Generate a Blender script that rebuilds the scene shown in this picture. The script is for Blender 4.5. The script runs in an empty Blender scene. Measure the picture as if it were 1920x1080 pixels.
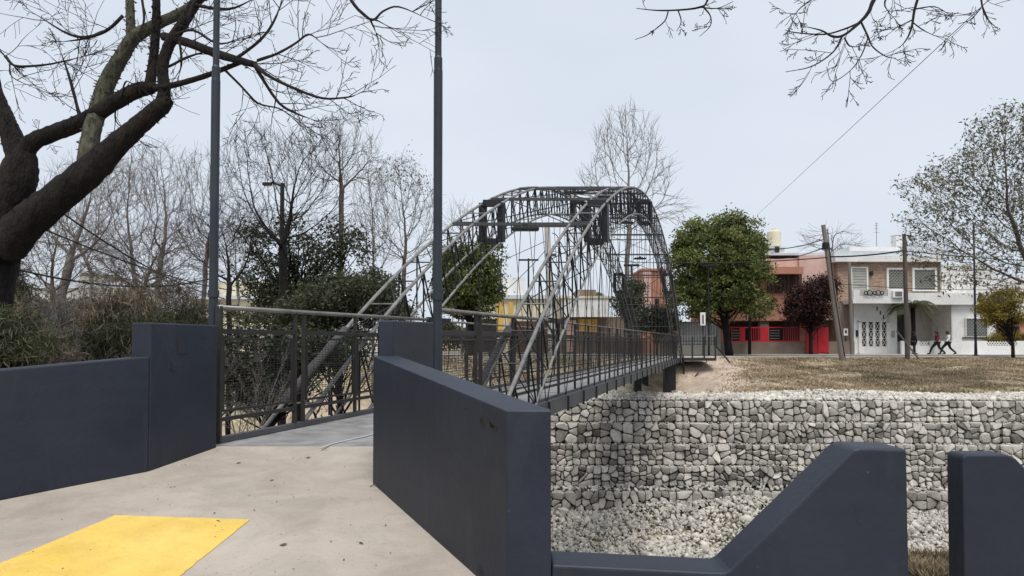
import bpy, math, random
import numpy as np
from mathutils import Vector, Matrix
random.seed(7); RNG = np.random.default_rng(7)
S = bpy.context.scene
COL = S.collection
R = math.radians

# ------------------------------------------------------------------ camera
EYE = 1.01; F = 1300.0
cd = bpy.data.cameras.new('camera'); cam = bpy.data.objects.new('camera', cd); COL.objects.link(cam)
cam.location = (0, 0, EYE); cam.rotation_euler = (R(90 + 1.5), 0, 0)
cd.sensor_width = 36; cd.lens = 36 * F / 1920; cd.shift_y = 66 / 1920.0
cd.clip_start = 0.05; cd.clip_end = 2000
S.camera = cam
# ------------------------------------------------------------------ world: bright thin overcast over a Nishita sky
w = bpy.data.worlds.new('World'); S.world = w; w.use_nodes = True
nt = w.node_tree; nt.nodes.clear()
out = nt.nodes.new('ShaderNodeOutputWorld'); bg = nt.nodes.new('ShaderNodeBackground')
sky = nt.nodes.new('ShaderNodeTexSky'); sky.sky_type = 'NISHITA'; sky.sun_disc = False
SUN_EL, SUN_AZ = 62, 170
sky.sun_elevation = R(SUN_EL); sky.sun_rotation = R(SUN_AZ); sky.dust_density = 3
mx = nt.nodes.new('ShaderNodeMix'); mx.data_type = 'RGBA'; mx.inputs[0].default_value = 0.93
tc = nt.nodes.new('ShaderNodeTexCoord'); nz = nt.nodes.new('ShaderNodeTexNoise')
nz.inputs['Scale'].default_value = 1.6; nz.inputs['Detail'].default_value = 3
mp = nt.nodes.new('ShaderNodeMapping'); mp.inputs['Scale'].default_value = (1, 1, 2.5)
cr = nt.nodes.new('ShaderNodeValToRGB')
cr.color_ramp.elements[0].position = 0.3; cr.color_ramp.elements[0].color = (0.635, 0.705, 0.800, 1)
cr.color_ramp.elements[1].position = 0.75; cr.color_ramp.elements[1].color = (0.745, 0.805, 0.885, 1)
sc_ = nt.nodes.new('ShaderNodeVectorMath'); sc_.operation = 'SCALE'; sc_.inputs['Scale'].default_value = 10.0
nt.links.new(tc.outputs['Generated'], mp.inputs[0]); nt.links.new(mp.outputs[0], nz.inputs['Vector'])
nt.links.new(nz.outputs['Fac'], cr.inputs[0]); nt.links.new(cr.outputs[0], sc_.inputs[0])
nt.links.new(sky.outputs[0], mx.inputs[6]); nt.links.new(sc_.outputs[0], mx.inputs[7])
nt.links.new(mx.outputs[2], bg.inputs[0]); bg.inputs[1].default_value = 0.1
nt.links.new(bg.outputs[0], out.inputs[0])
sl = bpy.data.lights.new('sun', 'SUN'); sun = bpy.data.objects.new('sun', sl); COL.objects.link(sun)
sl.energy = 2.5; sl.angle = R(28); sl.color = (1.0, 0.96, 0.9)
az = R(SUN_AZ); el = R(SUN_EL)
sd = Vector((math.sin(az) * math.cos(el), math.cos(az) * math.cos(el), math.sin(el)))
sun.rotation_euler = sd.to_track_quat('Z', 'Y').to_euler()
S.view_settings.view_transform = 'Standard'; S.view_settings.look = 'None'
S.view_settings.exposure = 0.1; S.view_settings.gamma = 1.0; S.view_settings.use_curve_mapping = False
S.cycles.max_bounces = 6; S.cycles.transparent_max_bounces = 8

# ------------------------------------------------------------------ helpers
def P(px, py, Y):                       # photo pixel at distance Y -> point (for laying out measured positions)
    return Vector(((px - 960) / F * Y, Y, EYE + (640 - py) / F * Y))
def hx(px, Y): return (px - 960) / F * Y
def hz(py, Y): return EYE + (640 - py) / F * Y

def mat(name, c1, c2=None, scale=3.0, rough=0.8, bump=0.15, bscale=30.0, metal=0.0, c3=None, spec=0.4, detail=5,
        tint=False, lines=0, stretch=(1, 1, 1), trans=0.0, rand=False):
    m = bpy.data.materials.new(name); m.use_nodes = True; n = m.node_tree; b = n.nodes['Principled BSDF']
    b.inputs['Roughness'].default_value = rough; b.inputs['Metallic'].default_value = metal
    b.inputs['Specular IOR Level'].default_value = spec
    L = n.links.new
    g = n.nodes.new('ShaderNodeNewGeometry'); mpn = n.nodes.new('ShaderNodeMapping'); mpn.inputs['Scale'].default_value = stretch
    L(g.outputs['Position'], mpn.inputs[0])
    c2 = c2 or tuple(min(1, x * 1.25) for x in c1)
    rp = n.nodes.new('ShaderNodeValToRGB'); e = rp.color_ramp.elements
    e[0].color = (*c1, 1); e[1].color = (*c2, 1)
    if c3:
        x = e.new(0.5); x.color = (*c3, 1)
    if tint or rand:
        if tint:
            a = n.nodes.new('ShaderNodeAttribute'); a.attribute_name = 'tint'; src = a.outputs['Fac']
        else:
            a = n.nodes.new('ShaderNodeObjectInfo'); src = a.outputs['Random']
        t = n.nodes.new('ShaderNodeTexNoise'); t.inputs['Scale'].default_value = scale; t.inputs['Detail'].default_value = detail
        L(mpn.outputs[0], t.inputs['Vector'])
        ma = n.nodes.new('ShaderNodeMath'); ma.operation = 'MULTIPLY_ADD'; ma.inputs[1].default_value = 0.5; L(t.outputs['Fac'], ma.inputs[0])
        mb = n.nodes.new('ShaderNodeMath'); mb.operation = 'SUBTRACT'; L(src, mb.inputs[0]); mb.inputs[1].default_value = 0.25
        L(mb.outputs[0], ma.inputs[2]); L(ma.outputs[0], rp.inputs[0])
    else:
        t = n.nodes.new('ShaderNodeTexNoise'); t.inputs['Scale'].default_value = scale; t.inputs['Detail'].default_value = detail
        t.inputs['Roughness'].default_value = 0.6
        L(mpn.outputs[0], t.inputs['Vector']); L(t.outputs['Fac'], rp.inputs[0])
        e[0].position = 0.32; e[-1].position = 0.68
    L(rp.outputs[0], b.inputs['Base Color'])
    t2 = n.nodes.new('ShaderNodeTexNoise'); t2.inputs['Scale'].default_value = bscale; t2.inputs['Detail'].default_value = 6
    L(mpn.outputs[0], t2.inputs['Vector'])
    bp = n.nodes.new('ShaderNodeBump'); bp.inputs['Strength'].default_value = bump; bp.inputs['Distance'].default_value = 0.02
    hsrc = t2.outputs['Fac']
    if lines:
        wv = n.nodes.new('ShaderNodeTexWave'); wv.bands_direction = 'Z'; wv.inputs['Scale'].default_value = lines
        wv.inputs['Distortion'].default_value = 1.2; wv.inputs['Detail'].default_value = 2
        L(g.outputs['Position'], wv.inputs['Vector'])
        ad = n.nodes.new('ShaderNodeMath'); ad.operation = 'MULTIPLY_ADD'; ad.inputs[1].default_value = 0.25
        L(wv.outputs['Fac'], ad.inputs[0]); L(t2.outputs['Fac'], ad.inputs[2]); hsrc = ad.outputs[0]
    L(hsrc, bp.inputs['Height']); L(bp.outputs[0], b.inputs['Normal'])
    if trans > 0:
        tr = n.nodes.new('ShaderNodeBsdfTranslucent'); ms = n.nodes.new('ShaderNodeMixShader'); ms.inputs[0].default_value = trans
        L(rp.outputs[0], tr.inputs[0]); L(b.outputs[0], ms.inputs[1]); L(tr.outputs[0], ms.inputs[2])
        L(ms.outputs[0], n.nodes['Material Output'].inputs[0])
    return m

MT = {}
def M_(k, *a, **kw):
    if k not in MT: MT[k] = mat(k, *a, **kw)
    return MT[k]
M_('wall_paint', (0.012, 0.0175, 0.030), (0.019, 0.025, 0.041), scale=1.2, rough=0.55, bump=0.14, bscale=26, lines=2.2, spec=0.45)
M_('paving', (0.375, 0.32, 0.27), (0.50, 0.44, 0.375), scale=0.9, rough=0.85, bump=0.25, bscale=60)
M_('yellow', (0.74, 0.50, 0.10), (0.82, 0.58, 0.16), scale=2.0, rough=0.75, bump=0.2, bscale=60)
M_('chord', (0.13, 0.128, 0.125), (0.26, 0.25, 0.24), scale=6.0, rough=0.6, bump=0.15, metal=0.1, spec=0.5)
M_('chord_dark', (0.045, 0.047, 0.05), (0.08, 0.08, 0.08), scale=3.0, rough=0.5, bump=0.1, metal=0.2)
M_('steel', (0.007, 0.008, 0.010), (0.016, 0.017, 0.020), scale=4.0, rough=0.5, bump=0.1)
M_('rail_frame', (0.018, 0.016, 0.015), (0.034, 0.030, 0.028), scale=4.0, rough=0.5, bump=0.1)
M_('rail', (0.16, 0.15, 0.14), (0.25, 0.24, 0.22), scale=5.0, rough=0.35, bump=0.05, metal=0.5)
M_('fascia', (0.05, 0.053, 0.057), (0.085, 0.09, 0.095), scale=2.0, rough=0.5, bump=0.1)
M_('deck', (0.25, 0.245, 0.245), (0.42, 0.41, 0.405), scale=2.5, rough=0.42, bump=0.12, spec=0.5, stretch=(1, 1, 1))
M_('pole_paint', (0.018, 0.026, 0.036), (0.028, 0.038, 0.050), scale=3, rough=0.45, bump=0.05)
M_('foam', (0.05, 0.05, 0.055), (0.13, 0.12, 0.12), scale=25, rough=0.9, bump=0.8, bscale=60)
M_('stone', (0.12, 0.106, 0.096), (0.72, 0.67, 0.61), c3=(0.44, 0.41, 0.37), scale=9, rough=0.9, bump=0.5, bscale=25, tint=True)
M_('rubble', (0.20, 0.185, 0.16), (0.72, 0.68, 0.61), c3=(0.48, 0.45, 0.40), scale=7, rough=0.9, bump=0.4, bscale=30, tint=True)
M_('fill', (0.030, 0.028, 0.025), (0.06, 0.055, 0.05), rough=0.95, bump=0.6)
M_('wire', (0.05, 0.047, 0.043), (0.09, 0.085, 0.08), rough=0.5, metal=0.5)
M_('dirt', (0.15, 0.105, 0.075), (0.28, 0.20, 0.145), scale=1.3, rough=0.95, bump=0.6, bscale=12)
M_('grass_blade', (0.11, 0.098, 0.05), (0.62, 0.50, 0.37), c3=(0.36, 0.28, 0.18), scale=0.35, rough=0.9, bump=0, tint=True, trans=0.2)
M_('bark', (0.003, 0.0025, 0.002), (0.021, 0.015, 0.012), scale=9, rough=0.95, bump=1.0, bscale=34, stretch=(1, 1, 0.28))
for _n in MT['bark'].node_tree.nodes:
    if _n.type == 'BUMP': _n.inputs['Distance'].default_value = 0.06
M_('bark_moss', (0.025, 0.026, 0.018), (0.11, 0.11, 0.078), scale=22, rough=0.95, bump=1.0, bscale=22, stretch=(1, 1, 0.5))
M_('twig', (0.010, 0.008, 0.008), (0.026, 0.021, 0.019), scale=5, rough=0.9, bump=0)
M_('twig_grey', (0.12, 0.108, 0.10), (0.24, 0.215, 0.20), scale=1, rough=0.9, bump=0)
M_('twig_brown', (0.075, 0.058, 0.048), (0.15, 0.12, 0.10), scale=1, rough=0.9, bump=0)
M_('twig_mauve', (0.10, 0.082, 0.078), (0.19, 0.16, 0.15), scale=1, rough=0.9, bump=0)
M_('leaf_green', (0.035, 0.050, 0.014), (0.24, 0.26, 0.08), c3=(0.105, 0.130, 0.035), scale=1.1, rough=0.6, bump=0, tint=True, trans=0.25)
M_('leaf_dark', (0.014, 0.019, 0.010), (0.10, 0.115, 0.06), c3=(0.04, 0.050, 0.024), scale=1.0, rough=0.55, bump=0, tint=True, trans=0.15)
M_('leaf_lime', (0.07, 0.11, 0.03), (0.20, 0.26, 0.08), scale=1.0, rough=0.6, bump=0, tint=True, trans=0.3)
M_('leaf_olive', (0.06, 0.065, 0.035), (0.24, 0.23, 0.12), c3=(0.12, 0.125, 0.07), scale=1.0, rough=0.7, bump=0, tint=True, trans=0.3)
M_('leaf_yellow', (0.14, 0.11, 0.02), (0.36, 0.28, 0.05), scale=1.0, rough=0.7, bump=0, tint=True, trans=0.3)
M_('leaf_maroon', (0.020, 0.014, 0.012), (0.085, 0.030, 0.025), scale=0.6, rough=0.7, bump=0, tint=True, trans=0.2)
M_('leaf_brown', (0.12, 0.095, 0.065), (0.40, 0.33, 0.24), scale=0.8, rough=0.8, bump=0, tint=True, trans=0.2)
M_('salmon', (0.46, 0.205, 0.145), (0.53, 0.25, 0.18), scale=0.8, rough=0.9, bump=0.1)
M_('salmon_pale', (0.60, 0.39, 0.33), (0.68, 0.46, 0.40), scale=0.6, rough=0.9, bump=0.1)
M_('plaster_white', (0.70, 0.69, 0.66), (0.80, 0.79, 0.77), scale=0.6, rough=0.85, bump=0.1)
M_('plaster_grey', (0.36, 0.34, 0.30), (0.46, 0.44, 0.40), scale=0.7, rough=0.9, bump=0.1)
M_('plaster_cream', (0.62, 0.55, 0.40), (0.72, 0.66, 0.50), scale=0.7, rough=0.9, bump=0.1)
M_('ochre', (0.50, 0.31, 0.07), (0.62, 0.40, 0.10), scale=0.7, rough=0.9, bump=0.1)
M_('red_paint', (0.42, 0.010, 0.018), (0.52, 0.02, 0.03), scale=2, rough=0.45, bump=0.05)
M_('low_wall', (0.17, 0.125, 0.10), (0.25, 0.19, 0.155), scale=1.0, rough=0.9, bump=0.2)
M_('dark_opening', (0.012, 0.010, 0.010), (0.022, 0.019, 0.018), rough=0.6, bump=0)
M_('wood_dark', (0.045, 0.022, 0.016), (0.09, 0.045, 0.03), scale=4, rough=0.6, bump=0.1)
M_('pole_wood', (0.15, 0.125, 0.105), (0.26, 0.225, 0.195), scale=4, rough=0.9, bump=0.5, stretch=(1, 1, 0.1))
M_('pole_wood_dark', (0.06, 0.05, 0.045), (0.12, 0.10, 0.09), scale=4, rough=0.9, bump=0.5, stretch=(1, 1, 0.1))
M_('concrete', (0.42, 0.40, 0.37), (0.55, 0.53, 0.50), scale=1.5, rough=0.9, bump=0.2)
M_('asphalt', (0.05, 0.05, 0.05), (0.075, 0.073, 0.07), scale=2, rough=0.9, bump=0.4)
M_('metal_roof', (0.50, 0.53, 0.57), (0.62, 0.65, 0.68), scale=1, rough=0.5, bump=0.05)
M_('shutter', (0.33, 0.33, 0.30), (0.43, 0.43, 0.40), scale=2, rough=0.7, bump=0.1)
M_('cable', (0.012, 0.012, 0.012), (0.02, 0.02, 0.02), rough=0.7, bump=0)
M_('skin', (0.32, 0.18, 0.12), (0.38, 0.22, 0.15), rough=0.6, bump=0)
M_('cloth_black', (0.008, 0.008, 0.010), (0.014, 0.014, 0.016), rough=0.9, bump=0.1)
M_('cloth_maroon', (0.10, 0.012, 0.018), (0.15, 0.02, 0.028), rough=0.9, bump=0.1)
M_('cloth_white', (0.66, 0.62, 0.62), (0.76, 0.72, 0.72), rough=0.9, bump=0.1)
M_('hair', (0.010, 0.007, 0.005), (0.018, 0.012, 0.01), rough=0.7, bump=0)
M_('cord_white', (0.45, 0.45, 0.45), (0.55, 0.55, 0.55), rough=0.6, bump=0)

def worn(m, scale, amt, sp=None):
    """multiply base colour by a blotchy stain noise and fine speckle"""
    n = m.node_tree; bs = n.nodes['Principled BSDF']; src = bs.inputs['Base Color'].links[0].from_socket
    g = n.nodes.new('ShaderNodeNewGeometry')
    def layer(src, sc, lo, hi, a, dis=0.0):
        t = n.nodes.new('ShaderNodeTexNoise'); t.inputs['Scale'].default_value = sc; t.inputs['Detail'].default_value = 8; t.inputs['Roughness'].default_value = .7; t.inputs['Distortion'].default_value = dis
        n.links.new(g.outputs['Position'], t.inputs['Vector'])
        r = n.nodes.new('ShaderNodeMapRange'); r.inputs[1].default_value = lo; r.inputs[2].default_value = hi; r.inputs[3].default_value = 1 - a; r.inputs[4].default_value = 1
        n.links.new(t.outputs['Fac'], r.inputs[0])
        x = n.nodes.new('ShaderNodeMix'); x.data_type = 'RGBA'; x.blend_type = 'MULTIPLY'; x.inputs[0].default_value = 1
        n.links.new(src, x.inputs[6]); n.links.new(r.outputs[0], x.inputs[7]); return x.outputs[2]
    o = layer(src, scale, .38, .55, amt, .6)
    if sp: o = layer(o, sp, .30, .42, .35)
    n.links.new(o, bs.inputs['Base Color'])
worn(MT['stone'], .55, .30); worn(MT['rubble'], .5, .28); worn(MT['paving'], 1.7, .16, 38); worn(MT['yellow'], 3.0, .12, 45); worn(MT['deck'], 2.4, .3, 30); worn(MT['wall_paint'], 2.2, .18)
def chips(m):
    n = m.node_tree; bs = n.nodes['Principled BSDF']; src = bs.inputs['Base Color'].links[0].from_socket; g = n.nodes.new('ShaderNodeNewGeometry')
    def spots(src, sc, thr, col, fac, st=(1, 1, 1)):
        mpn = n.nodes.new('ShaderNodeMapping'); mpn.inputs['Scale'].default_value = st; n.links.new(g.outputs['Position'], mpn.inputs[0])
        t = n.nodes.new('ShaderNodeTexNoise'); t.inputs['Scale'].default_value = sc; t.inputs['Detail'].default_value = 4; n.links.new(mpn.outputs[0], t.inputs['Vector'])
        r = n.nodes.new('ShaderNodeMapRange'); r.inputs[1].default_value = thr; r.inputs[2].default_value = thr + .02; r.inputs[4].default_value = fac; n.links.new(t.outputs['Fac'], r.inputs[0])
        x = n.nodes.new('ShaderNodeMix'); x.data_type = 'RGBA'; x.inputs[7].default_value = (*col, 1); n.links.new(r.outputs[0], x.inputs[0]); n.links.new(src, x.inputs[6]); return x.outputs[2]
    o = spots(src, 13, .74, (.09, .092, .10), .6); o = spots(o, 16, .745, (.004, .005, .008), .9); o = spots(o, 3.5, .62, (.04, .045, .055), .16, (1, 1, .3))
    n.links.new(o, bs.inputs['Base Color'])
chips(MT['wall_paint'])
for k_ in ('plaster_white', 'plaster_cream', 'salmon', 'salmon_pale', 'concrete', 'low_wall'): worn(MT[k_], .7, .14, 6)

def brick_mat():
    m = bpy.data.materials.new('brick'); m.use_nodes = True; n = m.node_tree; b = n.nodes['Principled BSDF']
    tc = n.nodes.new('ShaderNodeTexCoord'); mp = n.nodes.new('ShaderNodeMapping'); mp.inputs['Rotation'].default_value = (R(90), 0, 0)
    br = n.nodes.new('ShaderNodeTexBrick'); br.inputs['Scale'].default_value = 1.0
    br.inputs['Brick Width'].default_value = 0.34; br.inputs['Row Height'].default_value = 0.12; br.inputs['Mortar Size'].default_value = 0.012
    br.inputs['Color1'].default_value = (0.24, 0.13, 0.085, 1); br.inputs['Color2'].default_value = (0.38, 0.25, 0.17, 1); br.inputs['Mortar'].default_value = (0.42, 0.36, 0.30, 1)
    n.links.new(tc.outputs['Object'], mp.inputs[0]); n.links.new(mp.outputs[0], br.inputs['Vector'])
    n.links.new(br.outputs[0], b.inputs['Base Color']); b.inputs['Roughness'].default_value = 0.9
    return m
MT['brick'] = brick_mat()

def water_mat():
    m = bpy.data.materials.new('water'); m.use_nodes = True; n = m.node_tree; b = n.nodes['Principled BSDF']
    b.inputs['Base Color'].default_value = (0.035, 0.04, 0.035, 1); b.inputs['Roughness'].default_value = 0.08
    t = n.nodes.new('ShaderNodeTexNoise'); t.inputs['Scale'].default_value = 5
    bp = n.nodes.new('ShaderNodeBump'); bp.inputs['Strength'].default_value = 0.25; bp.inputs['Distance'].default_value = 0.03
    n.links.new(t.outputs[0], bp.inputs['Height']); n.links.new(bp.outputs[0], b.inputs['Normal'])
    return m
MT['water'] = water_mat()

def bank_mat():        # ground sheet: asphalt-free earth, dry grass, worn sand path by position
    m = bpy.data.materials.new('bank_ground'); m.use_nodes = True; n = m.node_tree; b = n.nodes['Principled BSDF']; L = n.links.new
    b.inputs['Roughness'].default_value = 0.95
    a = n.nodes.new('ShaderNodeAttribute'); a.attribute_name = 'tint'
    g = n.nodes.new('ShaderNodeNewGeometry')
    t = n.nodes.new('ShaderNodeTexNoise'); t.inputs['Scale'].default_value = 1.6; t.inputs['Detail'].default_value = 8; t.inputs['Roughness'].default_value = 0.7
    L(g.outputs['Position'], t.inputs['Vector'])
    gr = n.nodes.new('ShaderNodeValToRGB'); e = gr.color_ramp.elements
    e[0].position = 0.33; e[0].color = (0.17, 0.145, 0.08, 1); e[1].position = 0.66; e[1].color = (0.50, 0.40, 0.28, 1)
    dr = n.nodes.new('ShaderNodeValToRGB'); e = dr.color_ramp.elements
    e[0].position = 0.3; e[0].color = (0.34, 0.25, 0.19, 1); e[1].position = 0.7; e[1].color = (0.62, 0.50, 0.40, 1)
    L(t.outputs[0], gr.inputs[0]); L(t.outputs[0], dr.inputs[0])
    mx = n.nodes.new('ShaderNodeMix'); mx.data_type = 'RGBA'; L(a.outputs['Fac'], mx.inputs[0]); L(gr.outputs[0], mx.inputs[6]); L(dr.outputs[0], mx.inputs[7])
    L(mx.outputs[2], b.inputs['Base Color'])
    t2 = n.nodes.new('ShaderNodeTexNoise'); t2.inputs['Scale'].default_value = 8; t2.inputs['Detail'].default_value = 8
    L(g.outputs['Position'], t2.inputs['Vector'])
    bp = n.nodes.new('ShaderNodeBump'); bp.inputs['Strength'].default_value = 0.8; bp.inputs['Distance'].default_value = 0.1
    L(t2.outputs[0], bp.inputs['Height']); L(bp.outputs[0], b.inputs['Normal'])
    return m
MT['bank'] = bank_mat()

def tag(o, label=None, cat=None, group=None, kind=None):
    if label: o['label'] = label
    if cat: o['category'] = cat
    if group: o['group'] = group
    if kind: o['kind'] = kind
    return o
def empty(name, loc, label=None, cat=None, group=None, kind=None, rz=0):
    o = bpy.data.objects.new(name, None); COL.objects.link(o); o.location = loc; o.rotation_euler = (0, 0, rz)
    o.empty_display_size = 0.3
    return tag(o, label, cat, group, kind)
def link(name, me, parent=None, loc=None):
    o = bpy.data.objects.new(name, me); COL.objects.link(o)
    if parent is not None:
        o.parent = parent
    if loc is not None: o.location = loc
    return o
def copy_tree(o, parent=None):
    c = o.copy(); COL.objects.link(c); c.parent = parent
    for ch in list(o.children): copy_tree(ch, c)
    return c

class G:
    """collects geometry in world (or local) coordinates"""
    def __init__(s): s.v = []; s.f = []
    def add(s, vs, fs):
        b = len(s.v); s.v += [tuple(x) for x in vs]; s.f += [tuple(i + b for i in q) for q in fs]; return s
    def box(s, x0, x1, y0, y1, z0, z1):
        return s.add([(x0, y0, z0), (x1, y0, z0), (x1, y1, z0), (x0, y1, z0), (x0, y0, z1), (x1, y0, z1), (x1, y1, z1), (x0, y1, z1)],
                     [(3, 2, 1, 0), (4, 5, 6, 7), (0, 1, 5, 4), (1, 2, 6, 5), (2, 3, 7, 6), (3, 0, 4, 7)])
    def bar(s, a, b, w, h=None, up=(0, 0, 1)):
        """square bar from a to b, w wide (sideways) and h high"""
        h = h or w; a = Vector(a); b = Vector(b); d = (b - a).normalized(); u = Vector(up)
        if abs(d.dot(u)) > 0.98: u = Vector((0, 1, 0))
        sx = d.cross(u).normalized(); uu = sx.cross(d).normalized()
        vs = []
        for p in (a, b):
            for i, j in ((-1, -1), (1, -1), (1, 1), (-1, 1)): vs.append(p + sx * (i * w / 2) + uu * (j * h / 2))
        return s.add(vs, [(0, 3, 2, 1), (4, 5, 6, 7), (0, 1, 5, 4), (1, 2, 6, 5), (2, 3, 7, 6), (3, 0, 4, 7)])
    def tube(s, pts, r, n=8, cap=True, wob=0.0):
        pts = [Vector(p) for p in pts]; m = len(pts)
        if not hasattr(r, '__len__'): r = [r] * m
        t0 = (pts[1] - pts[0]).normalized(); u = Vector((0, 0, 1)) if abs(t0.z) < 0.9 else Vector((1, 0, 0))
        a = t0.cross(u).normalized(); base = len(s.v)
        for i in range(m):
            t = (pts[min(i + 1, m - 1)] - pts[max(i - 1, 0)]).normalized()
            a = (a - t * a.dot(t)).normalized(); b = t.cross(a)
            for k in range(n):
                q = 2 * math.pi * k / n
                rr = r[i] * (1 + wob * random.uniform(-1, 1)) if wob else r[i]
                s.v.append(tuple(pts[i] + a * (rr * math.cos(q)) + b * (rr * math.sin(q))))
        for i in range(m - 1):
            for k in range(n):
                k2 = (k + 1) % n
                s.f.append((base + i * n + k, base + i * n + k2, base + (i + 1) * n + k2, base + (i + 1) * n + k))
        if cap:
            s.f.append(tuple(base + k for k in reversed(range(n)))); s.f.append(tuple(base + (m - 1) * n + k for k in range(n)))
        return s
    def prism(s, poly, vec):
        """extrude a planar polygon (3D points) along vec"""
        n = len(poly); poly = [Vector(p) for p in poly]; vec = Vector(vec)
        vs = poly + [p + vec for p in poly]
        return s.add(vs, [tuple(reversed(range(n))), tuple(range(n, 2 * n))] + [(i, (i + 1) % n, n + (i + 1) % n, n + i) for i in range(n)])
    def mesh(s, name, m, smooth=False):
        me = bpy.data.meshes.new(name); me.from_pydata(s.v, [], s.f); me.materials.append(MT[m] if isinstance(m, str) else m)
        if smooth: me.polygons.foreach_set('use_smooth', [True] * len(me.polygons))
        me.update(); return me
    def build(s, name, m, parent=None, smooth=False, bevel=0, label=None, fix=False):
        if fix:      # recentre world-space geometry on the parent's origin
            o = parent.location if parent else Vector((0, 0, 0))
            s.v = [(x - o.x, y - o.y, z - o.z) for x, y, z in s.v]
        me = s.mesh(name, m, smooth); ob = link(name, me, parent)
        if bevel:
            import bmesh
            bm = bmesh.new(); bm.from_mesh(me); bmesh.ops.recalc_face_normals(bm, faces=bm.faces); bm.to_mesh(me); bm.free()
            md = ob.modifiers.new('bevel', 'BEVEL'); md.width = bevel; md.segments = 3; md.limit_method = 'ANGLE'; md.angle_limit = R(25)
        if label: ob['label'] = label
        return ob

def np_mesh(name, V, Fa, m, tint=None, smooth=False):
    """V (n,3), Fa (m,k) arrays; tint per vertex"""
    me = bpy.data.meshes.new(name); V = np.asarray(V, dtype=np.float32); Fa = np.asarray(Fa, dtype=np.int32)
    k = Fa.shape[1]; me.vertices.add(len(V)); me.vertices.foreach_set('co', V.ravel())
    me.loops.add(Fa.size); me.loops.foreach_set('vertex_index', Fa.ravel())
    me.polygons.add(len(Fa)); me.polygons.foreach_set('loop_start', np.arange(0, Fa.size, k, dtype=np.int32))
    me.update(calc_edges=True)
    if smooth: me.polygons.foreach_set('use_smooth', np.ones(len(Fa), dtype=bool))
    if tint is not None:
        at = me.attributes.new('tint', 'FLOAT', 'POINT'); at.data.foreach_set('value', np.asarray(tint, dtype=np.float32))
    me.materials.append(MT[m] if isinstance(m, str) else m); return me

def sticks_mesh(name, segs, m, n=3):
    """segs: list of (x0,y0,z0,r0,x1,y1,z1,r1)"""
    A = np.array(segs, dtype=np.float64); a = A[:, 0:3]; b = A[:, 4:7]; ra = A[:, 3:4]; rb = A[:, 7:8]
    d = b - a; d /= np.maximum(np.linalg.norm(d, axis=1, keepdims=True), 1e-9)
    up = np.where(np.abs(d[:, 2:3]) > 0.9, np.array([[1.0, 0, 0]]), np.array([[0, 0, 1.0]]))
    s = np.cross(d, up); s /= np.linalg.norm(s, axis=1, keepdims=True); t = np.cross(d, s)
    rings = []
    for (c, r) in ((a, ra), (b, rb)):
        for k in range(n):
            q = 2 * math.pi * k / n; rings.append(c + r * (s * math.cos(q) + t * math.sin(q)))
    V = np.stack(rings, axis=1).reshape(-1, 3)
    base = (np.arange(len(A)) * 2 * n)[:, None]
    fs = np.stack([base + np.array([[k, (k + 1) % n, n + (k + 1) % n, n + k]]) for k in range(n)], axis=1).reshape(-1, 4)
    return np_mesh(name, V, fs, m, smooth=True)

def leaves_mesh(name, C, size, m, rng, up=0.3, aspect=0.5, tint_base=None, droop=0.0):
    n = len(C); C = np.asarray(C)
    d = rng.normal(size=(n, 3)); d[:, 2] -= droop; d /= np.linalg.norm(d, axis=1, keepdims=True)
    nn = rng.normal(size=(n, 3)); nn[:, 2] += up * 2; s = np.cross(d, nn); s /= np.maximum(np.linalg.norm(s, axis=1, keepdims=True), 1e-6)
    L = size * rng.uniform(0.6, 1.4, size=(n, 1)); W = L * aspect * 0.5
    nrm = np.cross(s, d)
    V = np.stack([C - d * L * 0.5, C + s * W + nrm * L * 0.08, C + d * L * 0.5, C - s * W + nrm * L * 0.08], axis=1).reshape(-1, 3)
    base = (np.arange(n) * 4)[:, None]; Fq = np.concatenate([base + np.array([[0, 1, 2]]), base + np.array([[0, 2, 3]])])
    t = (tint_base if tint_base is not None else 0.5) + rng.uniform(-0.28, 0.28, size=n)
    return np_mesh(name, V, Fq, m, tint=np.repeat(t, 4))

def spline(pts, sub=4):
    """Catmull-Rom through (x,y,z,r) rows"""
    p = [np.array(q, dtype=float) for q in pts]; p = [2 * p[0] - p[1]] + p + [2 * p[-1] - p[-2]]; o = []
    for i in range(1, len(p) - 2):
        for j in range(sub):
            t = j / sub; a, b, c, d = p[i - 1], p[i], p[i + 1], p[i + 2]
            q = 0.5 * ((2 * b) + (-a + c) * t + (2 * a - 5 * b + 4 * c - d) * t * t + (-a + 3 * b - 3 * c + d) * t ** 3); o.append(q)
    o.append(p[-2]); return o

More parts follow.
